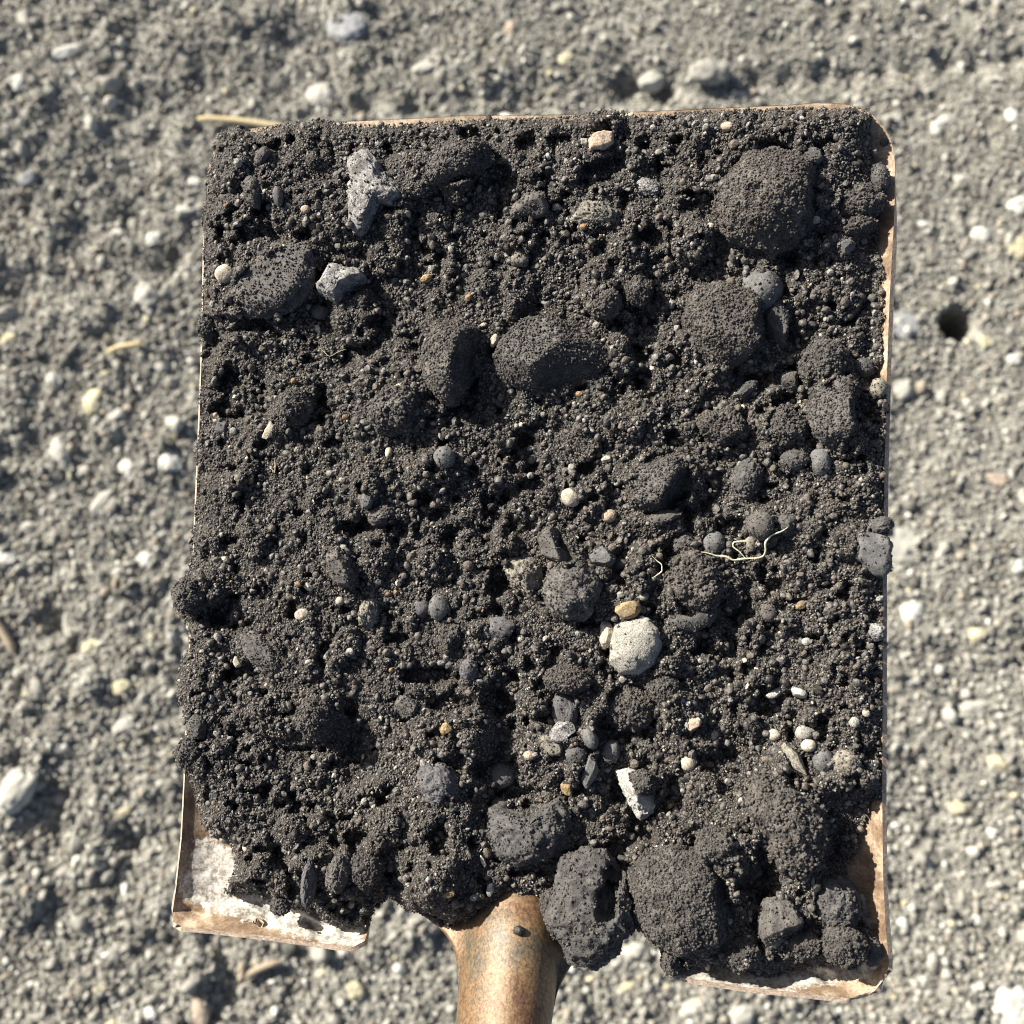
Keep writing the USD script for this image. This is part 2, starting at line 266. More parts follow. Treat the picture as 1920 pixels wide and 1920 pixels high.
for px, py, a, b, rot, depth in ((372, 1714, 26, 9, -25, 2.6), (488, 1726, 30, 10, -28, 3.4), (598, 1741, 30, 9, -30, 3.2), (1552, 1834, 26, 12, -25, 3.0), (1440, 1838, 30, 7, 8, 1.5)):   # dents hammered into the steps
    t_ = math.radians(rot); du, dv = pts[:, 0] - px, py - pts[:, 1]; u_, v_ = (du * math.cos(t_) + dv * math.sin(t_)) / a, (-du * math.sin(t_) + dv * math.cos(t_)) / b
    dents += 0.001 * (0.75 * depth * np.exp(-((u_ + 0.5) / 0.8) ** 2 - ((v_ - 1.1) / 0.8) ** 2) - depth * np.exp(-u_ ** 2 - v_ ** 2) * np.clip(1.2 - u_, 0, 1))
crust = shapely.distance(shapely.points(pts), shapely.LineString([(370, 1670), (500, 1712), (660, 1750)]))
dents += 0.0012 * np.clip(1.4 - crust / 40, 0, 1) * (fbm(np.c_[pts / 14, 0 * pts[:, :1]], 3, 6) - 0.5)
bh = blade_h(pts[:, 0], pts[:, 1]) + dents
top = P(pts[:, 0], pts[:, 1], bh)
e1, e2 = top[tri[:, 1]] - top[tri[:, 0]], top[tri[:, 2]] - top[tri[:, 0]]
flip = np.cross(e1, e2) @ EN < 0
tri[flip] = tri[flip][:, ::-1]
tn = trimesh.Trimesh(top, tri, process=False).vertex_normals
low = top - 0.0021 * tn
nr, nt = len(ring), len(top)
loc0 = ORIGIN
shovel = empty('shovel', loc0, 'rusty square-mouth steel shovel loaded with dark soil, its socket towards the viewer', 'shovel')
SH = str(shovel.GetPath())
blade = obj('blade', (np.vstack([top, low]) - loc0, np.vstack([tri, tri[:, ::-1] + nt])), 'rusty_steel', SH, label='rusty dished blade with pale dried mortar along the back')
res = np.zeros(nt)
for line, w, a in ((shapely.LineString([(372, 1662), (470, 1694), (560, 1722), (650, 1742)]), 30, 1.0), (shapely.LineString([(395, 1610), (440, 1650)]), 38, 0.75), (shapely.LineString([(1270, 1818), (1400, 1826), (1480, 1835), (1560, 1818), (1620, 1805)]), 24, 0.85), (shapely.LineString([(1605, 1690), (1630, 1770)]), 14, 0.8)):
    res = np.maximum(res, a * np.clip(1.5 - shapely.distance(shapely.points(pts), line) / w, 0, 1))
UsdGeom.PrimvarsAPI(blade).CreatePrimvar('residue', Sdf.ValueTypeNames.FloatArray, 'vertex').Set(Vt.FloatArray.FromNumpy(np.r_[res, res * 0].astype(np.float32)))
q = np.arange(nr); q2 = (q + 1) % nr
rim_v = np.vstack([top[:nr] + 0.00012 * EN, low[:nr]]); rim_f = np.vstack([np.c_[q, q + nr, q2 + nr], np.c_[q, q2 + nr, q2]])
obj('rim', (rim_v - loc0, rim_f), 'rim_steel', SH, smooth=50, label='worn bright edge of the blade')

# socket: flares into the blade at the back, a tube beyond
sec = [  # y, left, right, centre, tube radius, height of the centre line
    (1630, 720, 1200, 968, 60, -0.010), (1668, 742, 1180, 967, 70, -0.006), (1700, 770, 1150, 965, 79, -0.003), (1726, 806, 1130, 963, 84, 0.000), (1750, 833, 1108, 961, 88, 0.002), (1775, 848, 1092, 959, 90, 0.004), (1800, 855, 1078, 957, 91, 0.006),
    (1830, 858, 1060, 954, 91, 0.009), (1865, 859, 1044, 950, 91, 0.012), (1920, 855, 1034, 945, 89.5, 0.017), (2000, 848, 1022, 935, 87, 0.024), (2160, 828, 998, 913, 85, 0.040), (2340, 800, 966, 883, 83, 0.060)]
sec = np.array(sec); ty = np.r_[np.linspace(1630, 1920, 60), np.linspace(1930, 2340, 30)]
from scipy.interpolate import PchipInterpolator
S_ = PchipInterpolator(sec[:, 0], sec[:, 1:])(ty)
ns = 72; rows = []
for yy, (L, R_, cx, r_, hc) in zip(ty, S_):
    s = np.cos(np.linspace(math.pi, 0, ns)); xs = (L + R_) / 2 + (R_ - L) / 2 * s
    u = np.abs(xs - cx) / r_
    tube = np.sqrt(np.clip(1 - u * u, 0, 1)); web = 0.40 * np.exp(-np.maximum(u - 0.9, 0) * 3.2)
    ends = np.sqrt(np.clip(1 - s * s, 0, 1))                         # closes at both outlines
    flare = np.clip((R_ - L) / (2 * r_) - 1.02, 0, 0.25) / 0.25
    zt = np.maximum(tube, web * flare * np.clip(ends * 4, 0, 1)) * r_ * PXM
    zb = -np.maximum(tube, 0.12 * flare * np.clip(ends * 4, 0, 1)) * r_ * PXM
    rows.append(np.vstack([P(xs, np.full(ns, yy), hc + zt), P(xs[::-1], np.full(ns, yy), hc + zb[::-1])]))
V = np.vstack(rows); nn = 2 * ns; i, j = np.meshgrid(np.arange(len(rows) - 1), np.arange(nn), indexing='ij'); i, j = i.ravel(), j.ravel(); j2 = (j + 1) % nn
F = np.vstack([np.c_[i * nn + j, (i + 1) * nn + j2, (i + 1) * nn + j], np.c_[i * nn + j, i * nn + j2, (i + 1) * nn + j2]])[:, ::-1]
if (trimesh.Trimesh(V, F, process=False).vertex_normals[ns // 2 + 40 * nn] @ EN) < 0: F = F[:, ::-1]
obj('socket', (V - loc0, F), 'socket_steel', SH, label='rusty tubular socket flaring into the back of the blade')
# the wooden shaft in the socket, beyond the picture
a0 = rows[-1].mean(0); ax = rows[-1].mean(0) - rows[-8].mean(0); ax /= np.linalg.norm(ax); rad = np.linalg.norm(rows[-1] - a0, axis=1).min() * 0.92
t = np.linspace(-0.05, 0.55, 12)[:, None, None]; th = np.linspace(0, 2 * math.pi, 24, endpoint=False)[None, :, None]
b1 = np.cross(ax, EN); b1 /= np.linalg.norm(b1); b2 = np.cross(ax, b1)
W = (a0 + ax * t + rad * (b1 * np.cos(th) + b2 * np.sin(th))).reshape(-1, 3)
i, j = np.meshgrid(np.arange(11), np.arange(24), indexing='ij'); i, j = i.ravel(), j.ravel(); j2 = (j + 1) % 24
WF = np.vstack([np.c_[i * 24 + j, i * 24 + j2, (i + 1) * 24 + j2], np.c_[i * 24 + j, (i + 1) * 24 + j2, (i + 1) * 24 + j]])
obj('shaft', (W - loc0, WF), 'wood', SH)
# small things on the blade
def on_blade(px, py, a, b, c, rot, seed, style, lift=0.0, sub=3):
    v, f = rock(seed, style, a * PXM, b * PXM, c * PXM, sub)
    r = math.radians(rot); x, y = v[:, 0] * math.cos(r) - v[:, 1] * math.sin(r), v[:, 0] * math.sin(r) + v[:, 1] * math.cos(r)
    o = P(np.array(px), np.array(py), blade_h(np.array(float(px)), np.array(float(py))) + lift)
    return o + x[:, None] * EX + y[:, None] * EY + v[:, 2:] * EN, f
# a nick in the corner
v, f = on_blade(1659, 267, 8, 8, 3, 0, 720, 'rough'); obj('rust_nick', (v - loc0, f), 'crumb_black', SH)

# ------------------------------------------------------------------ what lies in the soil: name, label, category, place, half lengths, turn, half height, material, style, depth
STONES = []
def S(*args, **kw): STONES.append((args, kw))
# clods and large stones
S('soil_clod', 'large round crumbly brown clod near the upper right corner of the blade', 'clod', 1443, 382, 98, 92, 20, 80, 'clod_brown', 'ball', 0.15, sub=5, cuts=((0.85, -0.3, 0.35, 0.8),))
S('soil_clod', 'round crumbly clod below the large upper right clod, a smooth grey lump behind it', 'clod', 1360, 613, 84, 80, 0, 70, 'clod_brown', 'ball', 0.15, sub=5, cuts=((0.95, 0.0, 0.25, 0.8), (0, 0, 1, 0.85)))
S('stone', 'smooth dark grey lump tucked behind the second round clod', 'stone', 1422, 548, 42, 42, -40, 42, 'grey_pebble', 'round', 0.2)
S('stone', 'dark grey wedge leaning on the right of the second round clod', 'stone', 1455, 600, 25, 55, 15, 36, 'dark_stone', 'angular', 0.3)
S('pebble', 'dark oval pebble perched on the right rim below the corner', 'pebble', 1650, 333, 17, 25, 10, 20, 'dark_stone', 'round', -0.4)
S('soil_clod', 'brown clod against the right rim, beside the large upper right clod', 'clod', 1610, 385, 48, 36, 20, 30, 'clod_brown', 'clod', 0.15)
S('soil_clod', 'small brown clod under the one against the right rim', 'clod', 1605, 428, 34, 20, 10, 24, 'clod_brown', 'clod', 0.1)
S('stone', 'almond-shaped brown stone standing with a sharp ridge left of the upper middle', 'stone', 845, 682, 1, 1, 0, 56, 'clod_brown', 'round', -0.05, [(822, 606), (862, 604), (892, 622), (900, 655), (893, 700), (875, 735), (850, 766), (830, 752), (806, 725), (793, 690), (797, 640)], sub=5, cuts=((-0.45, 0.1, 0.88, 0.80), (0.9, -0.12, 0.42, 0.56)), cover=1.5)
S('stone', 'wide dark stone with a tan streak on its right end, centre of the upper half', 'stone', 1032, 665, 1, 1, 0, 54, 'clod', 'round', -0.05, [(930, 668), (948, 630), (985, 600), (1030, 590), (1065, 608), (1090, 632), (1125, 652), (1145, 680), (1110, 712), (1060, 735), (1020, 735), (985, 728), (945, 708)], sub=5, cuts=((0.45, -0.6, 0.66, 0.62), (-0.2, 0.3, 0.93, 0.8)), cover=1.5)
S('soil_clod', 'dark clod near the right rim, upper of two stacked', 'clod', 1543, 680, 42, 38, 30, 44, 'clod', 'clod', 0.0)
S('stone', 'large dark angular block near the right rim, lower of two stacked', 'stone', 1568, 765, 1, 1, 0, 62, 'clod', 'angular', 0.0, [(1520, 735), (1560, 700), (1600, 696), (1616, 730), (1618, 790), (1600, 830), (1560, 842), (1520, 830), (1508, 790)], sub=5, cuts=((0.9, 0.0, 0.4, 0.55), (-0.35, 0.2, 0.9, 0.6)))
S('soil_clod', 'crumbly lump left of the dark angular block', 'clod', 1470, 800, 40, 36, 0, 40, 'clod', 'clod', 0.1)
S('soil_clod', 'brownish lump with a flat top, two lumps left of the dark angular block', 'clod', 1355, 808, 46, 36, -15, 44, 'clod_brown', 'clod', 0.1)
S('stone', 'pointed dark stone between the second round clod and the dark angular block', 'stone', 1480, 717, 22, 20, 30, 26, 'brown_stone', 'angular', 0.0)
S('stone', 'flat dark chip below and right of the second round clod', 'stone', 1397, 733, 26, 13, 35, 16, 'dark_stone', 'angular', 0.0)
S('soil_clod', 'large dark block of soil right of the middle with a broken lower face', 'clod', 1243, 905, 1, 1, 0, 70, 'clod', 'angular', 0.1, [(1190, 870), (1215, 845), (1265, 838), (1300, 860), (1312, 900), (1308, 940), (1270, 950), (1215, 958), (1180, 945), (1178, 905)], sub=5, cuts=((0.8, -0.4, 0.4, 0.45), (-0.2, 0.2, 0.95, 0.65)))
S('stone', 'flat tan-edged flake below the large dark block of soil', 'stone', 1245, 970, 34, 13, 15, 14, 'brown_stone', 'angular', -0.2)
S('pebble', 'ovoid black pebble with glints right of the large dark block', 'pebble', 1400, 898, 26, 36, -15, 30, 'dark_stone', 'rough', 0.0)
S('pebble', 'smooth grey pebble below the dark angular block near the right rim', 'pebble', 1538, 867, 20, 26, 15, 24, 'grey_pebble', 'round', 0.0)
S('pebble', 'dark pebble left of the smooth grey pebble below the angular block', 'pebble', 1490, 862, 24, 19, 0, 20, 'dark_stone', 'rough', 0.1)
S('soil_clod', 'crumbly cone-shaped clod left of the long root fibre', 'clod', 1303, 1092, 54, 58, 0, 52, 'clod_brown', 'clod', 0.1, sub=5)
S('pebble', 'rough brown pebble on top of the cone-shaped clod', 'pebble', 1283, 1020, 23, 21, 0, 22, 'brown_stone', 'rough', 0.0)
S('pebble', 'round smooth brown-grey pebble above the long root fibre', 'pebble', 1426, 985, 23, 25, 10, 25, 'brown_stone', 'round', -0.1)
S('pebble', 'dark pebble under the upper tip of the long root fibre', 'pebble', 1474, 985, 18, 19, 0, 19, 'dark_stone', 'rough', 0.0)
S('pebble', 'bluish grey flat pebble behind the left part of the long root fibre', 'pebble', 1338, 1018, 19, 21, -20, 14, 'grey_pebble', 'round', 0.0)
S('pebble', 'small pale grey pebble inside the loop of the long root fibre', 'pebble', 1408, 1020, 11, 14, 0, 12, 'tan_stone', 'round', 0.0)
S('stone', 'pale grey angular stone hanging over the right rim at mid height', 'stone', 1642, 1035, 1, 1, 0, 24, 'grey_pebble', 'angular', -0.6, [(1605, 1000), (1640, 1002), (1668, 1008), (1677, 1022), (1668, 1040), (1667, 1066), (1655, 1080), (1636, 1074), (1618, 1055), (1604, 1045)])
S('stone', 'dark stone on the right rim, on top of the pale grey overhanging one', 'stone', 1652, 985, 20, 15, 20, 16, 'dark_stone', 'rough', -0.5)
S('stone', 'large pale grey speckled pebble below the centre, the lightest stone on the shovel', 'stone', 1190, 1212, 1, 1, 0, 36, 'light_stone', 'round', -0.25, [(1155, 1175), (1180, 1165), (1215, 1160), (1232, 1180), (1238, 1210), (1225, 1242), (1195, 1263), (1165, 1262), (1143, 1240), (1146, 1205)], sub=5)
S('pebble', 'yellow ochre pebble above the large pale grey one', 'pebble', 1178, 1143, 24, 17, 10, 18, 'ochre_stone', 'angular', -0.3)
S('pebble', 'slim beige stone at the left side of the large pale grey one', 'pebble', 1137, 1190, 14, 27, 5, 15, 'cream_stone', 'angular', -0.2)
S('pebble', 'tiny tan pebble just up and right of the yellow ochre one', 'pebble', 1207, 1118, 9, 8, 30, 8, 'tan_stone', 'round', -0.3)
S('pebble', 'dark grey pebble with a paler top left of the small curled fibre', 'pebble', 1129, 1045, 25, 22, 0, 22, 'grey_pebble', 'angular', -0.2)
S('pebble', 'small dark brown pebble touching the dark grey one by the curled fibre', 'pebble', 1162, 1057, 17, 11, 10, 12, 'dark_stone', 'round', -0.1)
S('stone', 'brown-grey angular stone with a steep shaded right face, centre of the blade', 'stone', 1043, 1025, 1, 1, 0, 38, 'brown_stone', 'angular', 0.0, [(1006, 1010), (1025, 990), (1050, 990), (1062, 1015), (1085, 1045), (1083, 1062), (1050, 1055), (1015, 1040)], cuts=((0.85, 0.35, 0.35, 0.25), (-0.3, 0, 0.95, 0.6)))
S('stone', 'crumbly tan-patched stone left of the grey crystalline clod, below the centre', 'stone', 985, 1078, 1, 1, 0, 36, 'tan_stone', 'rough', 0.05, [(955, 1040), (985, 1035), (1018, 1060), (1022, 1100), (1000, 1125), (965, 1100), (945, 1070)], sub=5)
S('soil_clod', 'dark clod with a grey crystalline lower face, left of the yellow ochre pebble', 'clod', 1072, 1110, 50, 52, 0, 44, 'ash_dark', 'rough', 0.05, sub=5)
S('pebble', 'cream pebble on a small mound above the centre stones', 'pebble', 1070, 933, 18, 16, -30, 15, 'cream_stone', 'round', -0.2)
S('pebble', 'pinkish tan pebble right of the cream pebble on the mound', 'pebble', 1142, 967, 14, 12, 20, 12, 'pink_stone', 'round', -0.3)
S('pebble', 'pale chip above the pinkish tan pebble', 'pebble', 1137, 860, 10, 7, 0, 7, 'cream_stone', 'angular', -0.2)
S('pebble', 'smooth round grey pebble below the almond-shaped stone', 'pebble', 833, 857, 20, 21, 0, 20, 'grey_pebble', 'round', -0.25)
S('stone', 'brown-grey lump left of centre, below the small square grey pebble', 'stone', 716, 966, 26, 18, 20, 20, 'brown_stone', 'rough', 0.0)
S('pebble', 'small square grey pebble left of centre', 'pebble', 686, 940, 13, 16, -20, 13, 'purple_stone', 'angular', -0.2)
S('pebble', 'slim tan pebble left of the smooth round grey one', 'pebble', 729, 848, 7, 11, -10, 7, 'cream_stone', 'round', -0.3)
S('shell_chip', 'flat cream flake with a dark spot in the left half of the blade', 'flake', 502, 808, 1, 1, 0, 4, 'cream_stone', 'angular', -1.2, [(508, 788), (514, 800), (512, 815), (500, 824), (490, 821), (497, 803)])
S('pebble', 'cream chip on the lump left of the almond-shaped stone', 'pebble', 748, 727, 12, 8, -20, 7, 'cream_stone', 'angular', -0.4)
S('stone', 'dark ovoid stone with two facets in the lower left half', 'stone', 637, 1066, 1, 1, 0, 40, 'brown_stone', 'angular', -0.05, [(606, 1030), (635, 1028), (662, 1045), (672, 1075), (662, 1102), (640, 1098), (615, 1075)], sub=5)
S('soil_clod', 'grey-capped clod beside the almond-shaped stone', 'clod', 745, 772, 52, 50, 0, 42, 'clod', 'clod', 0.2, sub=5)
S('flake', 'bluish pale flake on the grey-capped clod', 'flake', 781, 773, 11, 8, 20, 5, 'ash', 'angular', -3.6)
S('soil_clod', 'small rounded clod in the left half, up and right of the cream flake', 'clod', 556, 765, 34, 33, 0, 34, 'clod_brown', 'clod', 0.1)
S('flake', 'smooth grey flake near the left rim, left of the cream flake', 'flake', 416, 800, 17, 14, -20, 8, 'purple_stone', 'angular', -0.3)
# the ash-grey pieces at the upper left
S('ash_lump', 'ash-grey crumbly piece shaped like a boot in the upper left', 'ash lump', 700, 362, 1, 1, 0, 30, 'ash', 'rough', -0.2, [(655, 330), (650, 300), (665, 282), (690, 281), (708, 300), (715, 322), (745, 345), (758, 372), (740, 388), (715, 383), (700, 400), (690, 425), (672, 443), (655, 432), (650, 400), (653, 365)], sub=5)
S('stone', 'dark grain lodged in the lower fork of the boot-shaped ash piece', 'stone', 680, 402, 15, 19, 0, 16, 'dark_stone', 'angular', -0.9)
S('ash_lump', 'whitish grey angular ash chunk casting a deep shadow in the upper left', 'ash lump', 638, 528, 1, 1, 0, 46, 'ash', 'angular', -0.25, [(590, 543), (605, 522), (618, 500), (622, 484), (640, 482), (664, 497), (684, 505), (692, 525), (668, 540), (650, 550), (632, 572), (612, 560)], sub=5)
S('soil_clod', 'broad flat dark grey clod left of the whitish ash chunk', 'clod', 512, 528, 92, 60, 30, 30, 'ash_dark', 'rough', 0.35, sub=5, cover=0.6, cuts=((0.1, 0.1, 1, 0.7),))
S('pebble', 'pale mauve-grey pebble near the left rim, beside the broad flat clod', 'pebble', 421, 513, 19, 18, 0, 15, 'cream_stone', 'round', -0.2)
S('pebble', 'square brown crumb below the whitish ash chunk', 'pebble', 601, 584, 17, 15, 15, 16, 'brown_stone', 'angular', -0.2)
S('stone', 'flat brown-grey stone under the upper left corner', 'stone', 472, 360, 1, 1, 0, 20, 'brown_stone', 'rough', 0.1, [(452, 345), (470, 328), (490, 335), (496, 365), (486, 395), (468, 385)])
S('stone', 'leaf-shaped dark stone nearest the upper left corner', 'stone', 493, 295, 13, 22, -30, 16, 'brown_stone', 'angular', -0.1)
S('pebble', 'tiny pale pebble between the flat brown-grey stone and the boot-shaped ash piece', 'pebble', 573, 392, 9, 8, 0, 7, 'pink_stone', 'round', -0.3)
S('stone', 'dark crescent-shaped pebble right of the flat brown-grey stone', 'stone', 521, 368, 10, 20, 10, 11, 'purple_stone', 'round', 0.1)
# the top edge
S('soil_clod', 'rounded dark clod with a deep shadow, upper middle left', 'clod', 862, 308, 66, 36, 20, 44, 'clod', 'clod', 0.1, sub=5)
S('stone', 'dark brown stone with a tan lit top edge, upper middle', 'stone', 990, 386, 1, 1, 0, 38, 'brown_stone', 'angular', -0.1, [(948, 400), (960, 380), (985, 362), (1020, 362), (1032, 385), (1028, 405), (1000, 412), (960, 412)], tilt=(25, 20))
S('pebble', 'cream chip right of the tan-edged brown stone', 'pebble', 1043, 389, 10, 8, 0, 8, 'cream_stone', 'angular', -0.2)
S('stone', 'broad tan-grey stone lying flat in the upper middle right', 'stone', 1117, 398, 1, 1, 0, 20, 'tan_stone', 'rough', 0.1, [(1070, 410), (1085, 385), (1112, 365), (1135, 372), (1158, 400), (1155, 420), (1110, 425)], sub=5)
S('pebble', 'tan-pink angular pebble nearest the top edge', 'pebble', 1127, 262, 1, 1, 0, 20, 'pink_stone', 'angular', -0.3, [(1104, 262), (1112, 250), (1136, 240), (1150, 250), (1149, 272), (1130, 284), (1106, 282)])
S('pebble', 'small orange-tan chip at the top edge, left of the large upper right clod', 'pebble', 1364, 238, 13, 9, -10, 9, 'pink_stone', 'angular', -0.1)
S('flake', 'pale grey streaked patch right of the upper middle', 'flake', 1212, 350, 26, 16, -15, 12, 'ash', 'rough', 0.0)
S('pebble', 'khaki two-faced pebble above the wide tan-streaked stone', 'pebble', 973, 484, 19, 21, 20, 20, 'tan_stone', 'angular', -0.2)
S('pebble', 'slim cream chip between the almond-shaped stone and the wide tan-streaked stone', 'pebble', 927, 639, 8, 13, -20, 9, 'cream_stone', 'angular', -0.2)
S('pebble', 'tiny orange grain above the almond-shaped stone', 'pebble', 800, 522, 11, 8, 20, 7, 'ochre_stone', 'rough', -0.2)
S('stone', 'rough dark grain above the large upper right clod', 'stone', 1525, 295, 18, 22, 10, 20, 'dark_stone', 'angular', 0.0)
S('stone', 'small pointed brown stone below the large upper right clod', 'stone', 1587, 462, 14, 15, -40, 16, 'purple_stone', 'angular', -0.1)
S('pebble', 'tan pebble on the right rim beside the dark angular block', 'pebble', 1648, 728, 14, 17, 0, 15, 'tan_stone', 'round', -0.2)
S('stone', 'small dark clod on the right rim above the tan pebble', 'stone', 1618, 690, 20, 17, -30, 20, 'dark_stone', 'round', 0.0)
S('soil_clod', 'round knobbly clod right of the wide tan-streaked stone', 'clod', 1135, 570, 28, 27, 0, 28, 'clod_brown', 'clod', 0.0)
S('soil_clod', 'knobbly grey clod up and right of the wide tan-streaked stone', 'clod', 1200, 545, 26, 30, 0, 26, 'clod', 'clod', 0.1)
# the lower half
S('stone', 'dark brown stone below the large pale grey pebble, wider than tall', 'stone', 1062, 1272, 42, 25, -5, 28, 'clod_brown', 'rough', -0.1, sub=5)
S('stone', 'smooth purple-brown stone standing under the wide dark brown one', 'stone', 1060, 1328, 25, 38, 8, 30, 'purple_stone', 'angular', -0.1)
S('stone', 'white-patched stone at the foot of the smooth purple-brown one', 'stone', 1053, 1372, 25, 19, 20, 22, 'ash', 'angular', -0.1)
S('stone', 'tan slab under the white-patched stone', 'stone', 1034, 1398, 26, 17, -25, 18, 'tan_stone', 'angular', 0.0)
S('pebble', 'smooth dark oval pebble right of the white-patched stone', 'pebble', 1107, 1386, 13, 19, 25, 14, 'grey_pebble', 'round', -0.2)
S('pebble', 'dark round pebble below and right of the smooth dark oval one', 'pebble', 1146, 1409, 16, 20, -15, 17, 'grey_pebble', 'round', -0.2)
S('pebble', 'long upright grey pebble under the dark round one', 'pebble', 1107, 1445, 15, 32, -8, 16, 'grey_pebble', 'angular', 0.1)
S('pebble', 'round dark pebble below the tan slab', 'pebble', 1080, 1415, 18, 20, -20, 18, 'dark_stone', 'round', 0.0)
S('pebble', 'pointed yellowish chip above the big heart-shaped stone', 'pebble', 1063, 1479, 10, 14, 35, 10, 'ochre_stone', 'angular', -0.2)
S('pebble', 'small tan-brown pebble in the shaded hollow', 'pebble', 992, 1417, 10, 8, -20, 8, 'pink_stone', 'round', -0.3)
S('pebble', 'grey pebble in the shade above the big heart-shaped stone', 'pebble', 940, 1455, 25, 22, 0, 20, 'grey_pebble', 'round', 0.2)
S('soil_clod', 'rounded dark clod right of the wide dark brown stone', 'clod', 1245, 1290, 30, 30, 0, 28, 'clod', 'clod', 0.0)
S('soil_clod', 'low crumbly brown clod under the large pale grey pebble', 'clod', 1182, 1320, 50, 48, 0, 36, 'clod_brown', 'clod', 0.3, sub=5)
S('pebble', 'upright pinkish grey pebble left of the wide dark brown stone', 'pebble', 879, 1257, 16, 21, 0, 17, 'purple_stone', 'rough', -0.1)
S('stone', 'smooth flat purple-grey slab left of the large pale grey pebble', 'stone', 938, 1180, 1, 1, 0, 14, 'purple_stone', 'angular', -0.2, [(904, 1190), (920, 1160), (945, 1155), (968, 1172), (960, 1192), (930, 1202)])
S('pebble', 'smooth grey pebble, right one of a touching pair left of the purple-grey slab', 'pebble', 823, 1138, 18, 24, -10, 18, 'grey_pebble', 'round', -0.1)
S('pebble', 'tan-tipped grey pebble, left one of a touching pair left of the purple-grey slab', 'pebble', 790, 1140, 17, 18, -20, 15, 'purple_stone', 'round', 0.1)
S('soil_clod', 'tall crumbly clod under the touching pair of grey pebbles', 'clod', 845, 1195, 26, 34, 0, 28, 'clod', 'clod', 0.0)
S('stone', 'tan-brown upright stone right of the two-toned cream pebble', 'stone', 692, 1150, 19, 30, -10, 24, 'tan_stone', 'rough', 0.0)
S('pebble', 'two-toned cream and grey pebble in the lower left half', 'pebble', 566, 1152, 14, 11, 15, 9, 'cream_stone', 'round', -0.2)
S('pebble', 'small cream pebble right of the two-toned one', 'pebble', 637, 1127, 8, 8, 0, 7, 'cream_stone', 'round', -0.2)
S('pebble', 'small cream pebble beside the long flat grey clod at the left', 'pebble', 445, 1241, 8, 12, 15, 8, 'cream_stone', 'angular', -0.3)
S('soil_clod', 'long flat grey clod at the left, below the overhanging bulge', 'clod', 492, 1225, 50, 26, -40, 24, 'ash_dark', 'rough', 0.1)
S('stone', 'big dark heart-shaped stone with a smooth right flank, lower middle', 'stone', 993, 1548, 1, 1, 0, 56, 'dark_stone', 'rough', 0.0, [(915, 1545), (925, 1520), (960, 1520), (1000, 1525), (1030, 1500), (1052, 1490), (1070, 1515), (1075, 1550), (1060, 1585), (1020, 1608), (975, 1618), (940, 1600), (920, 1570)], sub=5)
S('pebble', 'reddish brown oval pebble on the upper left of the heart-shaped stone', 'pebble', 937, 1510, 16, 13, -5, 13, 'brown_stone', 'round', -0.7)
S('stone', 'chalk white stone with a dark cap of soil, right of the heart-shaped stone', 'stone', 1200, 1487, 1, 1, 0, 30, 'white_chip', 'rough', -0.2, [(1158, 1452), (1180, 1444), (1225, 1452), (1243, 1480), (1230, 1502), (1214, 1526), (1198, 1532), (1186, 1514), (1172, 1487)], sub=5, cuts=((0.75, 0.3, 0.55, 0.45),))
S('soil_clod', 'dark cap of soil on the chalk white stone', 'clod', 1207, 1466, 28, 22, -20, 20, 'clod', 'clod', -1.1)
S('pebble', 'oblong cream pebble up and right of the chalk white stone', 'pebble', 1291, 1428, 14, 17, -10, 14, 'cream_stone', 'round', -0.2)
S('pebble', 'pinkish cream chip above the oblong cream pebble', 'pebble', 1303, 1356, 12, 16, -30, 11, 'pink_stone', 'angular', -0.2)
S('pebble', 'long white chip, left one of two white chips in the right half', 'pebble', 1452, 1300, 18, 8, 25, 8, 'white_chip', 'angular', -0.3)
S('pebble', 'bright white chip, right one of two white chips in the right half', 'pebble', 1498, 1299, 15, 9, -20, 9, 'white_chip', 'angular', -0.3)
S('pebble', 'small pale pebble left of the mauve-white one above the slate sliver', 'pebble', 1451, 1378, 11, 10, 10, 10, 'cream_stone', 'round', -0.2)
S('pebble', 'mauve-white knobbly pebble above the slate sliver', 'pebble', 1508, 1374, 16, 13, 0, 12, 'light_stone', 'round', -0.2)
S('pebble', 'cream pebble touching the slate sliver on its right', 'pebble', 1516, 1398, 13, 11, 10, 11, 'cream_stone', 'round', -0.2)
S('slate_sliver', 'long streaked grey and yellow slate sliver in the lower right', 'stone', 1490, 1425, 12, 38, 38, 12, 'slate', 'angular', -0.3)
S('pebble', 'dark grey round pebble right of the slate sliver', 'pebble', 1543, 1425, 18, 21, 0, 19, 'grey_pebble', 'round', 0.0)
S('stone', 'tan-centred grey stone near the right rim, lower right', 'stone', 1585, 1432, 24, 22, 0, 18, 'tan_stone', 'rough', 0.0)
S('pebble', 'pale round pebble above the tan-centred grey stone', 'pebble', 1602, 1354, 9, 9, 0, 9, 'light_stone', 'round', -0.2)
S('pebble', 'small pinkish white chip in the right half, above the two white chips', 'pebble', 1512, 1203, 8, 7, 0, 7, 'white_chip', 'round', -0.2)
S('pebble', 'ochre-ended small stone up right of the olive pebble', 'pebble', 1502, 1134, 14, 8, 15, 8, 'ochre_stone', 'angular', -0.1)
S('pebble', 'smooth olive-brown pebble in the right half', 'pebble', 1442, 1148, 14, 17, 20, 14, 'brown_stone', 'round', -0.1)
S('stone', 'smooth dark kidney-shaped stone right of the large pale grey pebble', 'stone', 1300, 1158, 1, 1, 0, 22, 'dark_stone', 'round', 0.05, [(1254, 1165), (1275, 1150), (1300, 1158), (1320, 1138), (1338, 1135), (1345, 1150), (1332, 1172), (1305, 1182), (1270, 1180)])
S('soil_clod', 'large crumbly clod with pale sparkles, lower right', 'clod', 1478, 1540, 62, 92, 30, 50, 'clod_brown', 'clod', 0.15, sub=5)
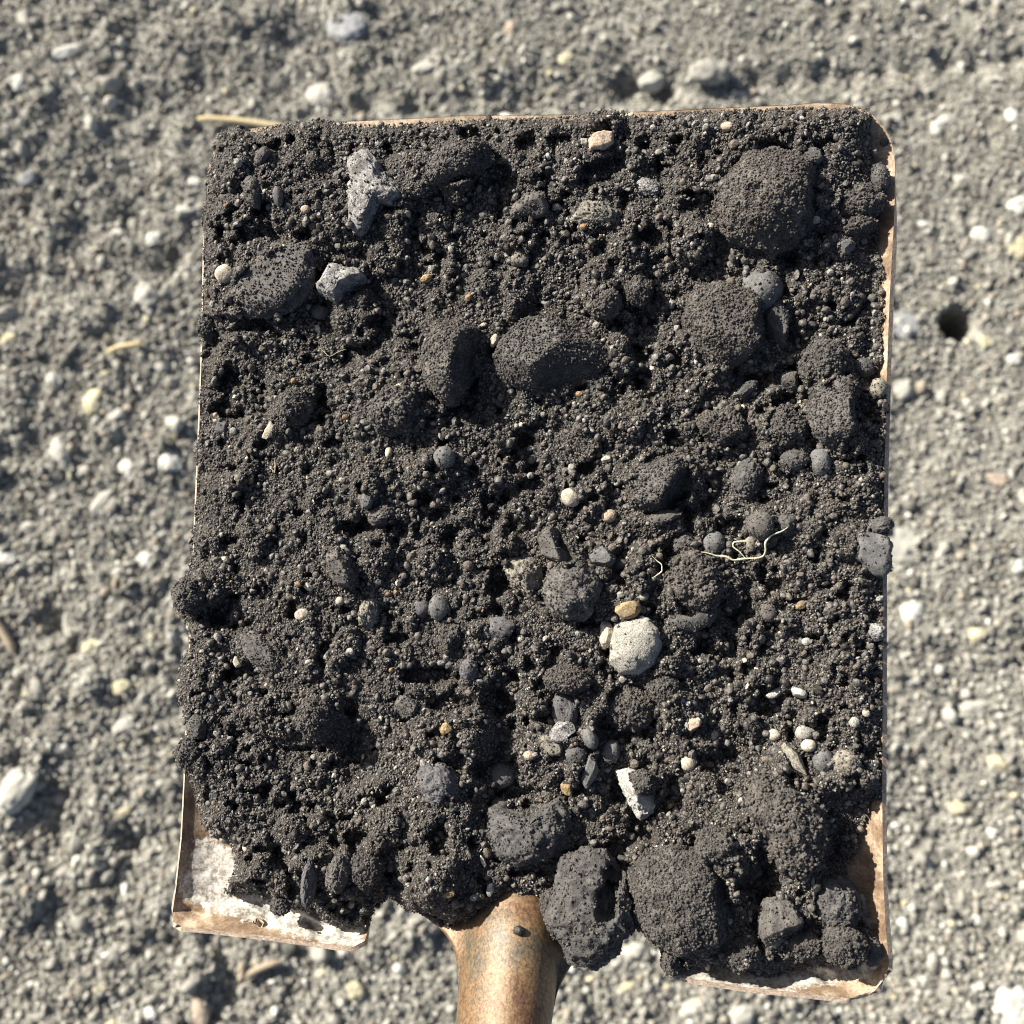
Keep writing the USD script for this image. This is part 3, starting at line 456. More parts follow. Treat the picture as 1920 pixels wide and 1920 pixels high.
S('soil_clod', 'largest clod, at the bottom right of the socket', 'clod', 1285, 1688, 1, 1, 0, 74, 'clod', 'ball', -0.05, [(1185, 1640), (1210, 1610), (1260, 1598), (1320, 1600), (1352, 1625), (1375, 1670), (1385, 1705), (1360, 1750), (1320, 1775), (1275, 1780), (1225, 1760), (1195, 1710)], sub=5, cuts=((0.9, 0.05, 0.35, 0.74),))
S('soil_clod', 'round knob of soil on top of the largest clod', 'clod', 1340, 1590, 32, 36, 0, 30, 'clod', 'clod', -0.3)
S('slag_rock', 'blue-grey slag rock with a deep hole, hanging over the socket', 'rock', 1107, 1702, 1, 1, 0, 62, 'slag', 'rough', -0.3, [(1045, 1660), (1050, 1615), (1090, 1600), (1130, 1605), (1165, 1640), (1185, 1690), (1188, 1735), (1150, 1775), (1110, 1803), (1075, 1795), (1052, 1765), (1030, 1720)], sub=5, holes=((32, 22, 21, 40), (40, 58, 17, 30)))
S('soil_clod', 'crumbly edge of soil clinging to the left of the slag rock', 'clod', 1040, 1715, 24, 50, 15, 26, 'clod', 'clod', -0.3)
S('pebble', 'small yellow-brown grain at the lower left of the slag rock', 'pebble', 1036, 1764, 11, 9, -20, 9, 'ochre_stone', 'rough', -0.8)
S('stone', 'smooth brown stone with an angular top, right of the largest clod', 'stone', 1465, 1722, 1, 1, 0, 44, 'brown_stone', 'angular', -0.15, [(1428, 1690), (1460, 1675), (1492, 1695), (1510, 1715), (1490, 1740), (1455, 1772), (1420, 1760), (1416, 1735)], sub=5)
S('stone', 'rounded speckled rock at the right of the smooth brown stone', 'stone', 1566, 1692, 42, 46, 20, 42, 'dark_stone', 'rough', 0.0, sub=5)
S('soil_clod', 'rounded dark clod below the rounded speckled rock', 'clod', 1583, 1772, 38, 36, 0, 36, 'clod', 'clod', 0.0)
S('pebble', 'small dark pebble at the lower right corner of the soil', 'pebble', 1636, 1788, 13, 22, -10, 14, 'dark_stone', 'rough', -0.2)
S('soil_clod', 'flattish clod under the smooth brown stone', 'clod', 1508, 1765, 32, 22, -10, 24, 'clod_brown', 'clod', 0.1)
S('soil_clod', 'low clod at the bottom edge, left of the smooth brown stone', 'clod', 1392, 1790, 30, 28, 0, 26, 'clod', 'clod', 0.0)
S('pebble', 'cream grain at the bottom edge below the low clod', 'pebble', 1398, 1803, 5, 8, 10, 5, 'cream_stone', 'round', -5)
S('pebble', 'small tan grain at the bottom edge below the largest clod', 'pebble', 1327, 1811, 5, 8, 0, 5, 'pink_stone', 'round', -1.5)
S('soil_clod', 'dark clod at the left end of the right step', 'clod', 1258, 1804, 17, 22, 0, 18, 'clod', 'clod', -0.2)
S('stone', 'pale grey stone poking over the right rim, lower one', 'stone', 1645, 1185, 14, 15, 0, 11, 'ash', 'rough', -0.6)
S('pebble', 'cream pebble with an orange side, left of the shaded hollow', 'pebble', 838, 1366, 14, 12, 20, 11, 'ochre_stone', 'angular', -0.1)
S('stone', 'purple-grey stone with a smooth lower face at the left of the shaded hollow', 'stone', 822, 1468, 42, 34, -40, 30, 'purple_stone', 'rough', 0.2, sub=5)
S('stone', 'pale grey crystalline patch above the purple-grey stone', 'stone', 765, 1322, 26, 22, 20, 18, 'ash_dark', 'angular', 0.0)
S('soil_clod', 'crumbly brown clod throwing a deep shadow, lower left', 'clod', 590, 1345, 32, 38, 0, 40, 'clod_brown', 'clod', 0.0)
S('stone', 'glossy blue-black angular stone near the left rim', 'stone', 374, 1364, 20, 28, 10, 26, 'slag', 'angular', 0.0)
S('stone', 'khaki-brown stone at the bottom left, left one of a pair', 'stone', 636, 1636, 20, 36, -15, 28, 'brown_stone', 'rough', -0.1)
S('soil_clod', 'knobbly clod at the bottom left, right one of a pair', 'clod', 688, 1628, 28, 34, 0, 32, 'clod', 'clod', -0.1)
S('stone', 'long upright dark stone left of the khaki-brown one', 'stone', 580, 1655, 13, 42, -5, 24, 'purple_stone', 'rough', 0.0)
S('soil_clod', 'rounded small clod at the lower left edge of the soil', 'clod', 526, 1695, 20, 18, 0, 18, 'clod', 'clod', -0.1)
S('pebble', 'white pointed chip beside the top of the socket', 'pebble', 920, 1668, 7, 13, -15, 6, 'white_chip', 'angular', -0.3)
S('pebble', 'ochre crumb left of the socket', 'pebble', 840, 1676, 12, 7, 15, 6, 'ochre_stone', 'rough', 0.0)
S('pebble', 'slim pale chip in the shade above the white pointed chip', 'pebble', 906, 1615, 4, 12, 25, 5, 'cream_stone', 'angular', -0.4)
S('soil_clod', 'overhanging crumbly bulge on the left rim', 'clod', 357, 1117, 36, 34, 0, 30, 'clod', 'clod', 0.2)
S('soil_clod', 'lower overhanging bulge on the left rim, above the bare rusty strip', 'clod', 353, 1412, 26, 26, 0, 24, 'clod', 'clod', 0.2)
S('soil_clod', 'rounded clod poking over the left rim near the broad flat clod', 'clod', 388, 612, 20, 24, 0, 20, 'clod', 'clod', 0.1)

# ------------------------------------------------------------------ the soil on the blade
SOIL = [(x_ - (9 if x_ > 1630 and 230 < y_ < 720 else 0), y_) for x_, y_ in [(412, 250), (440, 240), (470, 245), (500, 242), (560, 230), (600, 226), (640, 231), (690, 237), (760, 234), (830, 230), (900, 226), (980, 224), (1060, 222), (1120, 210), (1145, 206), (1180, 218), (1230, 217), (1280, 213), (1340, 209), (1400, 207),
        (1470, 206), (1500, 203), (1560, 206), (1600, 204), (1622, 206), (1632, 222), (1628, 232), (1641, 250), (1638, 266), (1645, 285), (1640, 300), (1660, 315), (1666, 340), (1655, 355), (1666, 380), (1660, 400), (1648, 420), (1650, 460), (1658, 480),
        (1662, 520), (1660, 560), (1662, 600), (1659, 640), (1659, 690), (1645, 695), (1658, 740), (1665, 765), (1658, 800), (1652, 850), (1655, 900), (1652, 960), (1664, 985), (1660, 1000), (1668, 1020), (1664, 1060), (1656, 1080), (1649, 1100),
        (1652, 1200), (1649, 1300), (1647, 1380), (1646, 1440), (1654, 1480), (1650, 1495), (1630, 1500), (1622, 1530), (1612, 1560), (1608, 1590), (1590, 1612), (1588, 1635), (1580, 1642), (1598, 1680), (1612, 1720), (1640, 1760), (1648, 1793),
        (1620, 1798), (1590, 1805), (1560, 1808), (1530, 1812), (1480, 1818), (1440, 1832), (1400, 1820), (1340, 1808), (1290, 1815), (1260, 1820), (1245, 1806), (1240, 1775), (1205, 1745), (1170, 1730), (1130, 1740), (1080, 1735), (1040, 1720), (1015, 1690), (985, 1694), (960, 1690),
        (930, 1702), (905, 1706), (880, 1725), (845, 1738), (815, 1722), (790, 1712), (760, 1705), (735, 1685), (715, 1690), (700, 1702), (690, 1735), (650, 1738), (620, 1730), (590, 1714), (570, 1704), (540, 1702), (510, 1692), (480, 1675), (420, 1672),
        (430, 1655), (440, 1630), (435, 1590), (430, 1578), (400, 1568), (380, 1545), (370, 1510), (365, 1480), (350, 1450), (330, 1430), (325, 1410), (340, 1390), (350, 1380), (345, 1340), (335, 1300), (332, 1270), (345, 1230), (360, 1210), (355, 1180),
        (330, 1140), (320, 1108), (335, 1095), (360, 1070), (358, 1040), (362, 1000), (370, 950), (375, 880), (366, 850), (378, 800), (377, 760), (382, 700), (382, 650), (373, 620), (373, 600), (383, 560), (386, 500), (382, 410), (388, 370), (392, 330), (400, 290)]]
ST = 2.5; X0, Y0, NX, NY = 300.0, 180.0, 564, 672
rng = np.random.default_rng(11)
ux, uy = np.meshgrid(X0 + ST * np.arange(NX), Y0 + ST * np.arange(NY))
soil_poly = shapely.Polygon(SOIL)
wob = np.stack([fbm(np.stack([ux / 16, uy / 16, 0 * ux + k], -1), 3, 40 + k) - 0.5 for k in (0, 7)])
shapely.prepare(soil_poly)
mask = shapely.contains_xy(soil_poly, ux + 14 * wob[0], uy + 14 * wob[1])
D = distance_transform_edt(mask) * ST                                  # pixels from the soil's edge
bl = blade_h(ux, uy)
mm = 0.001
h = 13 * mm + 13 * mm * (fbm(np.stack([ux / 200, uy / 200, 0 * ux], -1), 3, 3) - 0.5) + 5 * mm * (fbm(np.stack([ux / 70, uy / 70, 0 * ux + 2], -1), 3, 13) - 0.5)
for px, py, rx, ry, a in ((770, 1290, 110, 100, 6), (835, 1440, 85, 90, 8), (945, 1420, 55, 110, -11), (595, 1345, 50, 48, 6), (668, 1405, 42, 65, -8), (500, 540, 105, 85, 5), (735, 745, 75, 85, 6), (885, 770, 60, 55, -5), (1445, 1545, 95, 110, 6), (1560, 1570, 38, 70, -6),
                          (830, 1610, 85, 70, 6), (728, 1655, 28, 55, -8), (425, 1150, 32, 55, -6), (375, 1120, 40, 35, 4), (1140, 1620, 70, 40, -7), (1430, 1680, 30, 70, -8), (1010, 575, 60, 40, -5), (640, 600, 70, 50, -6), (1540, 470, 60, 40, -5), (1500, 640, 40, 70, -6), (1330, 940, 45, 80, -5),
                          (1100, 330, 90, 60, 2), (1230, 330, 35, 30, -4), (520, 1680, 60, 60, 5), (640, 1660, 60, 60, 6), (1500, 1800, 130, 30, 3), (1215, 1730, 25, 30, -5), (560, 1120, 120, 90, 3), (900, 250, 300, 40, -3), (1190, 1380, 50, 130, -3), (420, 1500, 60, 70, 3), (480, 1330, 70, 60, 3), (330, 1100, 40, 40, 3), (1595, 1590, 62, 105, -9), (1610, 1720, 30, 40, -5)):
    h += a * mm * np.exp(-((ux - px) / rx) ** 2 - ((uy - py) / ry) ** 2)
def rain(field, n, r0, r1, power, k, seed, dip, where=None):
    """Drops n lumps of radius r0..r1 pixels on the field: each stands out as part of a ball."""
    g = np.random.default_rng(seed); ny, nx = field.shape
    out = np.zeros_like(field)
    rr = (r0 ** (1 - power) + g.random(n) * (r1 ** (1 - power) - r0 ** (1 - power))) ** (1 / (1 - power)) / ST
    cx, cy = g.random(n) * nx, g.random(n) * ny; base = g.uniform(-dip, 0.15, n); el = g.uniform(0.75, 1.3, n)
    for x, y, r, b, e in zip(cx, cy, rr, base, el):
        x0, x1, y0, y1 = max(0, int(x - r * 1.4)), min(nx, int(x + r * 1.4) + 2), max(0, int(y - r * 1.4)), min(ny, int(y + r * 1.4) + 2)
        if x1 <= x0 or y1 <= y0: continue
        yy, xx = np.mgrid[y0:y1, x0:x1]
        s = 1 - (((xx - x) * e) ** 2 + ((yy - y) / e) ** 2) / (r * r)
        cap = np.where(s > 0, (np.sqrt(np.maximum(s, 0)) + b) * r, 0)
        np.maximum(out[y0:y1, x0:x1], cap, out=out[y0:y1, x0:x1])
    return field + out * ST * PXM * k
h = rain(h, 240, 20, 54, 2.2, 0.62, 1, 0.6)
h = rain(h, 1300, 8, 24, 2.4, 0.66, 2, 0.5)
h = rain(h, 24000, 3.2, 7, 2.6, 0.7, 3, 0.4)
h -= 6 * mm * np.exp(-((ux - 1655) / 40) ** 2) * np.clip((uy - 200) / 60, 0, 1) * np.clip((760 - uy) / 60, 0, 1)
pit = fbm(np.stack([ux / 26, uy / 26, 0 * ux + 3], -1), 3, 71)
pit2 = fbm(np.stack([ux / 55, uy / 55, 0 * ux + 9], -1), 3, 77)
h -= 5 * mm * np.clip((0.35 - pit) / 0.16, 0, 1) + 7 * mm * np.clip((0.38 - pit2) / 0.14, 0, 1)
for xe, y0_, y1_, lo in ((1650, 215, 730, 5.0), (1612, 1470, 1760, 4.0)):       # thin beside the right rim, so that the sun reaches the bare steel
    cap = (lo + 0.125 * np.maximum(xe - ux, 0)) * mm; w_ = np.clip(np.minimum(uy - y0_, y1_ - uy) / 40, 0, 1)
    h = np.where(w_ > 0, h + w_ * np.minimum(cap - h, 0), h)
wide = np.interp(uy, [180, 260, 420], [22, 30, 42])
e = np.sqrt(1 - (1 - np.clip(D / wide, 0, 1)) ** 2)
h = (bl + 1.5 * mm) * (1 - e) + np.maximum(h, bl + 2.5 * mm) * e
HS = h.copy()                                                         # where the stones lie; the soil is banked up a little round each of them
def soil_h(px, py): return map_coordinates(HS, [(np.asarray(py, float) - Y0) / ST, (np.asarray(px, float) - X0) / ST], order=1, mode='nearest')
FOOT = np.zeros(h.shape, bool)
def base_h(px, py, s):
    s = min(s, 40); a_ = np.linspace(0, 2 * math.pi, 12)
    return np.percentile(soil_h(np.r_[px, px + s * np.cos(a_), px + s / 2 * np.cos(a_)], np.r_[py, py + s * np.sin(a_), py + s / 2 * np.sin(a_)]), 70)
ring_n = fbm(np.stack([ux / 30, uy / 30, 0 * ux + 1], -1), 3, 66)
for args, kw in STONES:
    cx, cy, a, b, rot, sink = args[3], args[4], args[5], args[6], math.radians(args[7]), args[11] if len(args) > 11 else 0
    o = args[12] if len(args) > 12 else None
    R = max(np.ptp(np.array(o), axis=0)) * 0.8 if o is not None else max(a, b) * 1.5
    x0, x1, y0, y1 = (int(v) for v in (max(0, (cx - R - X0) / ST), min(NX, (cx + R - X0) / ST + 2), max(0, (cy - R - Y0) / ST), min(NY, (cy + R - Y0) / ST + 2)))
    dx, dy = ux[y0:y1, x0:x1] - cx, cy - uy[y0:y1, x0:x1]
    if o is not None:
        pr = polar(o, cx, cy); q_ = np.hypot(dx, dy) / np.interp(np.arctan2(dy, dx) % (2 * math.pi), np.linspace(0, 2 * math.pi, 49), np.r_[pr, pr[:1]]); small = pr.mean()
    else:
        q_ = np.hypot((dx * math.cos(rot) + dy * math.sin(rot)) / a, (-dx * math.sin(rot) + dy * math.cos(rot)) / b); small = min(a, b)
    inside = q_ < 0.82
    FOOT[y0:y1, x0:x1] |= inside & (small > 7)
    h[y0:y1, x0:x1] = np.where(inside, np.minimum(h[y0:y1, x0:x1], base_h(cx, cy, small) + 0.2 * mm), h[y0:y1, x0:x1])
    if sink < -0.35 or small < 9: continue
    lift = min(small, 45) * PXM * (0.40 if 'clod' in args[0] else 0.25)
    h[y0:y1, x0:x1] += lift * np.clip((ring_n[y0:y1, x0:x1] - 0.38) / 0.25, 0, 1.2) * np.exp(-((q_ - 0.95) / 0.17) ** 2) * np.clip(D[y0:y1, x0:x1] / 30, 0, 1)
HC = h
idx = -np.ones(mask.shape, int); idx[mask] = np.arange(mask.sum())
Vt_ = P(ux[mask], uy[mask], h[mask])
a_, b_, c_, d_ = idx[:-1, :-1], idx[:-1, 1:], idx[1:, 1:], idx[1:, :-1]
ok = (a_ >= 0) & (b_ >= 0) & (c_ >= 0) & (d_ >= 0)
quads = np.stack([a_[ok], d_[ok], c_[ok], b_[ok]], 1)
tris = np.vstack([quads[:, [0, 1, 2]], quads[:, [0, 2, 3]]])
# close it at the sides and, where it hangs over the blade's edge, underneath
ed = np.sort(np.vstack([tris[:, [0, 1]], tris[:, [1, 2]], tris[:, [2, 0]]]), 1); key, inv, cnt = np.unique(ed[:, 0] * 10 ** 7 + ed[:, 1], return_inverse=True, return_counts=True)
de = np.vstack([tris[:, [0, 1]], tris[:, [1, 2]], tris[:, [2, 0]]])[cnt[inv] == 1]
hang = ~shapely.contains_xy(blade_poly.buffer(-6), ux[mask], uy[mask])
under_h = np.minimum(bl[mask] - 1.0 * mm, h[mask] - 0.5 * mm)
need = np.zeros(len(Vt_), bool); need[de.ravel()] = True; need |= hang
remap = -np.ones(len(Vt_), int); remap[need] = np.arange(need.sum()) + len(Vt_)
Vb = P(ux[mask][need], uy[mask][need], under_h[need])
wall = np.vstack([np.c_[de[:, 1], de[:, 0], remap[de[:, 0]]], np.c_[de[:, 1], remap[de[:, 0]], remap[de[:, 1]]]])
bt = remap[tris]; bt = bt[(bt >= 0).all(1)][:, ::-1]
so = P(np.array(1000.), np.array(960.), 0.0)
soil = empty('soil', so, 'dark moist crumbly soil heaped across the shovel blade', 'soil', kind='stuff')
obj('soil_bed', (np.vstack([Vt_, Vb]) - so, np.vstack([tris, wall, bt])), 'soil', str(soil.GetPath()), kind='stuff')

# ------------------------------------------------------------------ many small grains, as copies of a few shapes
def scatter(where, name, protos, pos, scale, which, seed, kind='stuff', smooth=False, **tags):
    """protos: (mesh, material) of unit size."""
    g = np.random.default_rng(seed)
    pi = UsdGeom.PointInstancer.Define(stage, path_of(name, where)); root = str(pi.GetPath())
    rel = pi.CreatePrototypesRel()
    for mesh, mat in protos:
        rel.AddTarget(usdkit.mesh(stage, path_of('grain', root), mesh, MAT[mat], smooth=smooth).GetPath())
    n = len(pos); qn = g.normal(size=(n, 4)); qn /= np.linalg.norm(qn, axis=1)[:, None]
    pi.CreatePositionsAttr(Vt.Vec3fArray.FromNumpy(np.asarray(pos, np.float32)))
    pi.CreateOrientationsAttr(Vt.QuathArray([Gf.Quath(*map(float, r)) for r in qn]))
    sc = np.repeat(np.asarray(scale)[:, None], 3, 1) * g.uniform(0.78, 1.22, (n, 3))
    pi.CreateScalesAttr(Vt.Vec3fArray.FromNumpy(sc.astype(np.float32)))
    pi.CreateProtoIndicesAttr(Vt.IntArray.FromNumpy(np.asarray(which, np.int32)))
    return tag(pi, kind=kind, **tags)
def shapes(seed, n, styles, sub):
    return [rock(seed + k, styles[k % len(styles)], 1, 0.86, 0.78, sub) for k in range(n)]
CR = shapes(300, 8, ['angular', 'crumb', 'crumb', 'rough'], 1)
CMATS = ['crumb_black', 'crumb_dark', 'crumb_brown', 'crumb_grey', 'crumb_cream', 'crumb_rust']
protos = [(s, mt) for mt in CMATS for s in CR]
g = np.random.default_rng(21)
N = 380000
px, py = g.uniform(310, 1690, N), g.uniform(185, 1860, N)
keep = shapely.contains_xy(soil_poly.buffer(3), px + 12 * (fbm(np.c_[px / 16, py / 16, 0 * px], 3, 40) - 0.5), py)
clump = fbm(np.c_[px / 34, py / 34, 0 * px + 5], 3, 90)
keep &= (g.random(N) < 0.5 + 0.9 * clump) & ~np.nan_to_num(map_coordinates(FOOT, [(py - Y0) / ST, (px - X0) / ST], order=0)).astype(bool)
px, py = px[keep], py[keep]; n = len(px)
r = 1.25 * np.exp(np.abs(g.normal(0, 0.46, n)))
big = g.random(n) < 0.014; r[big] = g.uniform(4, 9, big.sum()); r = np.minimum(r, 11)
mi = g.choice(6, n, p=[0.45, 0.38, 0.10, 0.058, 0.010, 0.002])
mi[big] = g.choice(6, big.sum(), p=[0.38, 0.39, 0.14, 0.07, 0.016, 0.004])
top_h = map_coordinates(HC, [(py - Y0) / ST, (px - X0) / ST], order=1, mode='nearest')
pos = P(px, py, top_h + r * PXM * g.uniform(-0.1, 0.75, n)) - so
scatter(str(soil.GetPath()), 'soil_crumbs', protos, pos, r * PXM, mi * len(CR) + g.integers(0, len(CR), n), 22)

# ------------------------------------------------------------------ stones, clods and bits that lie in the soil, one by one
def soil_stone(name, label, cat, px, py, a, b, rot, c, mat, style, sink=0.0, outline=None, sub=4, group=None, tilt=None, smooth=True, cover=None, holes=(), cuts=()):
    """px, py: where; a, b: half lengths in photograph pixels, rot counter-clockwise; c: half height in pixels; sink: how much of c lies below the soil's surface, -1..1."""
    seed = int(px * 7 + py * 13) % 100000; sub = 5 if max(a, b) > 24 else sub
    if outline is not None: o_ = polar(outline, px, py); v, f = rock(seed, style, 1, 1, c, sub, o_, cuts)
    else: v, f = rock(seed, style, a, b, c, sub, None, cuts)
    v = v * PXM; rr = math.radians(rot)
    v = np.stack([v[:, 0] * math.cos(rr) - v[:, 1] * math.sin(rr), v[:, 0] * math.sin(rr) + v[:, 1] * math.cos(rr), v[:, 2]], 1)
    hh = base_h(px, py, min(a, b) if outline is None else o_.mean())
    hh = max(hh, float(blade_h(np.array(float(px)), np.array(float(py))))) - sink * c * PXM
    if tilt is not None: v = v @ trimesh.transformations.rotation_matrix(math.radians(tilt[0]), [math.cos(math.radians(tilt[1])), math.sin(math.radians(tilt[1])), 0])[:3, :3].T
    for hole in holes:                                    # a deep pit in its upper side: x, y, radius, depth in photograph pixels
        q = 1 - ((v[:, 0] / PXM - hole[0]) ** 2 + ((v[:, 1] / PXM - hole[1]) / 1.25) ** 2) / (hole[2] * (0.6 + 0.9 * fbm(v / PXM / 22, 2, 4))) ** 2
        v[:, 2] -= np.where((v[:, 2] > 0) & (q > 0), np.minimum(1, 2.2 * np.maximum(q, 0)) * hole[3] * PXM, 0)
    o = P(np.array(float(px)), np.array(float(py)), hh)
    axes = np.stack([EX, EY, EN])
    size = (min(a, b) if outline is None else o_.mean())
    if cover is None: cover = {'clod': 1.35, 'clod_brown': 1.35, 'dark_stone': 0.30, 'brown_stone': 0.30, 'grey_pebble': 0.10, 'purple_stone': 0.14, 'slag': 0.35, 'ash_dark': 0.35, 'tan_stone': 0.25, 'ash': 0.12, 'light_stone': 0.05}.get(mat, 0) * (1 if size > 15 else 0.6)
    gr = grains(v, f, seed, cover, 1.2 * PXM, (min(5.5, 2.2 + size / 16) if style == 'clod' else min(3.8, 2.0 + size / 24)) * PXM) if cover and size > 9 else None
    if gr is None or mat.startswith('clod'):
        if gr is not None: v, f = np.vstack([v, gr[0]]), np.vstack([f, gr[1] + len(v)])
        g = obj(name, (v @ axes, f), mat, smooth=smooth and not mat.startswith('clod'), label=label, cat=cat, group=group)
        UsdGeom.Xformable(g).AddTranslateOp().Set(Gf.Vec3d(*o.tolist()))
    else:
        g = empty(name, o, label, cat, group)
        obj('body', (v @ axes, f), mat, str(g.GetPath()), smooth=smooth)
        obj('clinging_soil', (gr[0] @ axes, gr[1]), 'clod_brown', str(g.GetPath()), smooth=False, kind='stuff')
    return g
for args, kw in STONES: soil_stone(*args, **kw)
# a crumb that dropped on the socket
v, f = rock(91, 'rough', 10 * PXM, 8 * PXM, 8 * PXM, 3)
k = np.argmin(np.abs(ty - 1742)); c = rows[k][ns // 2]
g_ = obj('soil_crumb', (v[:, :1] * EX + v[:, 1:2] * EY + v[:, 2:] * EN, f), 'crumb_black', label='single black crumb lying on the rusty socket', cat='crumb')
UsdGeom.Xformable(g_).AddTranslateOp().Set(Gf.Vec3d(*(c + 0.001 * EN).tolist()))

# root fibres and straw
def tube(points, radii, sides=6):
    p = np.asarray(points, float); n = len(p); r = np.broadcast_to(radii, n)
    t = np.gradient(p, axis=0); t /= np.linalg.norm(t, axis=1)[:, None]
    a = np.cross(t, EN + 0.01); a /= np.linalg.norm(a, axis=1)[:, None]; b = np.cross(t, a)
    th = np.linspace(0, 2 * math.pi, sides, endpoint=False)
    v = (p[:, None] + r[:, None, None] * (a[:, None] * np.cos(th)[:, None] + b[:, None] * np.sin(th)[:, None])).reshape(-1, 3)
    i, j = np.meshgrid(np.arange(n - 1), np.arange(sides), indexing='ij'); i, j = i.ravel(), j.ravel(); j2 = (j + 1) % sides
    return v, np.vstack([np.c_[i * sides + j, (i + 1) * sides + j2, (i + 1) * sides + j], np.c_[i * sides + j, i * sides + j2, (i + 1) * sides + j2]])
def fibre(pts_list, label, radius, lift, name='root_fibre', cat='root fibre', mat='fibre'):
    vs, fs, nv = [], [], 0; c = None
    for pts in pts_list:
        p = np.array(pts, float); d = np.r_[0, np.cumsum(np.linalg.norm(np.diff(p, axis=0), axis=1))]
        s = np.linspace(0, d[-1], max(8, int(d[-1] / 3))); q = np.stack([PchipInterpolator(d, p[:, k])(s) for k in (0, 1)], 1)
        from scipy.ndimage import maximum_filter1d, gaussian_filter1d
        hh = gaussian_filter1d(maximum_filter1d(map_coordinates(HC, [(q[:, 1] - Y0) / ST, (q[:, 0] - X0) / ST], order=1), 13), 4) + lift * mm
        w = P(q[:, 0], q[:, 1], hh); c = w[len(w) // 2] if c is None else c
        v, f = tube(w - c, radius * PXM * (0.55 + 0.7 * noise(np.c_[s / 14, s * 0, s * 0], 3)) * np.clip(np.minimum(s, s[-1] - s) / 25 + 0.35, 0, 1)); vs.append(v); fs.append(f + nv); nv += len(v)
    g = obj(name, (np.vstack(vs), np.vstack(fs)), mat, label=label, cat=cat)
    UsdGeom.Xformable(g).AddTranslateOp().Set(Gf.Vec3d(*c.tolist()))
def zz(l, ox=1220, oy=640, k=3.84): return [(ox + x / k, oy + y / k) for x, y in l]
fibre([zz([(345, 1515), (410, 1525), (480, 1545), (540, 1550), (600, 1575), (680, 1565), (770, 1560), (815, 1540), (828, 1500), (825, 1460), (850, 1415), (890, 1388), (940, 1370), (990, 1335)]),
       zz([(682, 1562), (640, 1515), (592, 1470), (598, 1448), (640, 1442), (690, 1440), (700, 1465), (708, 1485)])], 'long pale root fibre with a kinked loop, lying on the soil right of centre', 1.8, 3.6)
fibre([zz([(10, 1545), (45, 1580), (80, 1612), (82, 1650), (50, 1680), (20, 1700)])], 'short curled pale root fibre left of the long one', 1.5, 2.4)
fibre([[(515, 862), (516, 875), (515, 887)], [(507, 878), (514, 884)]], 'tiny upright bit of yellow straw in the left half', 1.7, 2.2, 'straw_bit', 'straw', 'straw')
fibre([[(596, 648), (608, 660), (618, 668), (634, 660), (648, 655)]], 'very fine pale hair root above the cream chip, left half', 0.7, 1.4)

# ------------------------------------------------------------------ the ground far below and its gravel
gc = G(np.array(960.), np.array(960.)); half = 0.92; step = 0.0045
fine = np.arange(-half, half + step / 2, step); out = half + np.cumsum(0.012 * 1.35 ** np.arange(24))
ax_ = np.r_[-out[::-1], fine, out]
X, Y = np.meshgrid(gc[0] + ax_, gc[1] + ax_)
fade = np.clip((half - np.maximum(abs(X - gc[0]), abs(Y - gc[1]))) / 0.22, 0, 1)
Q = np.stack([X, Y, 0 * X], -1)
rough_w = np.clip((fbm(Q * 3.1 + 4.2, 3, 8) - 0.36) / 0.2, 0.15, 1) * np.interp(X, [-0.5, 0.1, 0.5], [1.25, 0.8, 0.55]) * np.interp(Y, [-0.4, 0.3, 0.8], [1.1, 0.85, 0.8])
GZ = 0.030 * (fbm(Q * 5, 3, 9) - 0.5) * (0.5 + rough_w) + 0.010 * (fbm(Q * 30, 3, 10) - 0.5)
ny, nx = GZ.shape; i0 = len(out); nf = len(fine)
def rain_g(n, r0, r1, power, k, seed, dip):
    g = np.random.default_rng(seed); o = np.zeros((nf, nf))
    rr = (r0 ** (1 - power) + g.random(n) * (r1 ** (1 - power) - r0 ** (1 - power))) ** (1 / (1 - power)) / step
    for x, y, r, b in zip(g.random(n) * nf, g.random(n) * nf, rr, g.uniform(-dip, 0.1, n)):
        x0, x1, y0, y1 = max(0, int(x - r)), min(nf, int(x + r) + 2), max(0, int(y - r)), min(nf, int(y + r) + 2)
        yy, xx = np.mgrid[y0:y1, x0:x1]; s = 1 - ((xx - x) ** 2 + (yy - y) ** 2) / (r * r)
        np.maximum(o[y0:y1, x0:x1], np.where(s > 0, (np.sqrt(np.maximum(s, 0)) + b) * r, 0), out=o[y0:y1, x0:x1])
    return o * step * k
GZ[i0:i0 + nf, i0:i0 + nf] += (rain_g(700, 0.012, 0.04, 2.2, 0.42, 31, 0.55) + rain_g(11000, 0.005, 0.012, 2.2, 0.6, 32, 0.5)) * rough_w[i0:i0 + nf, i0:i0 + nf]
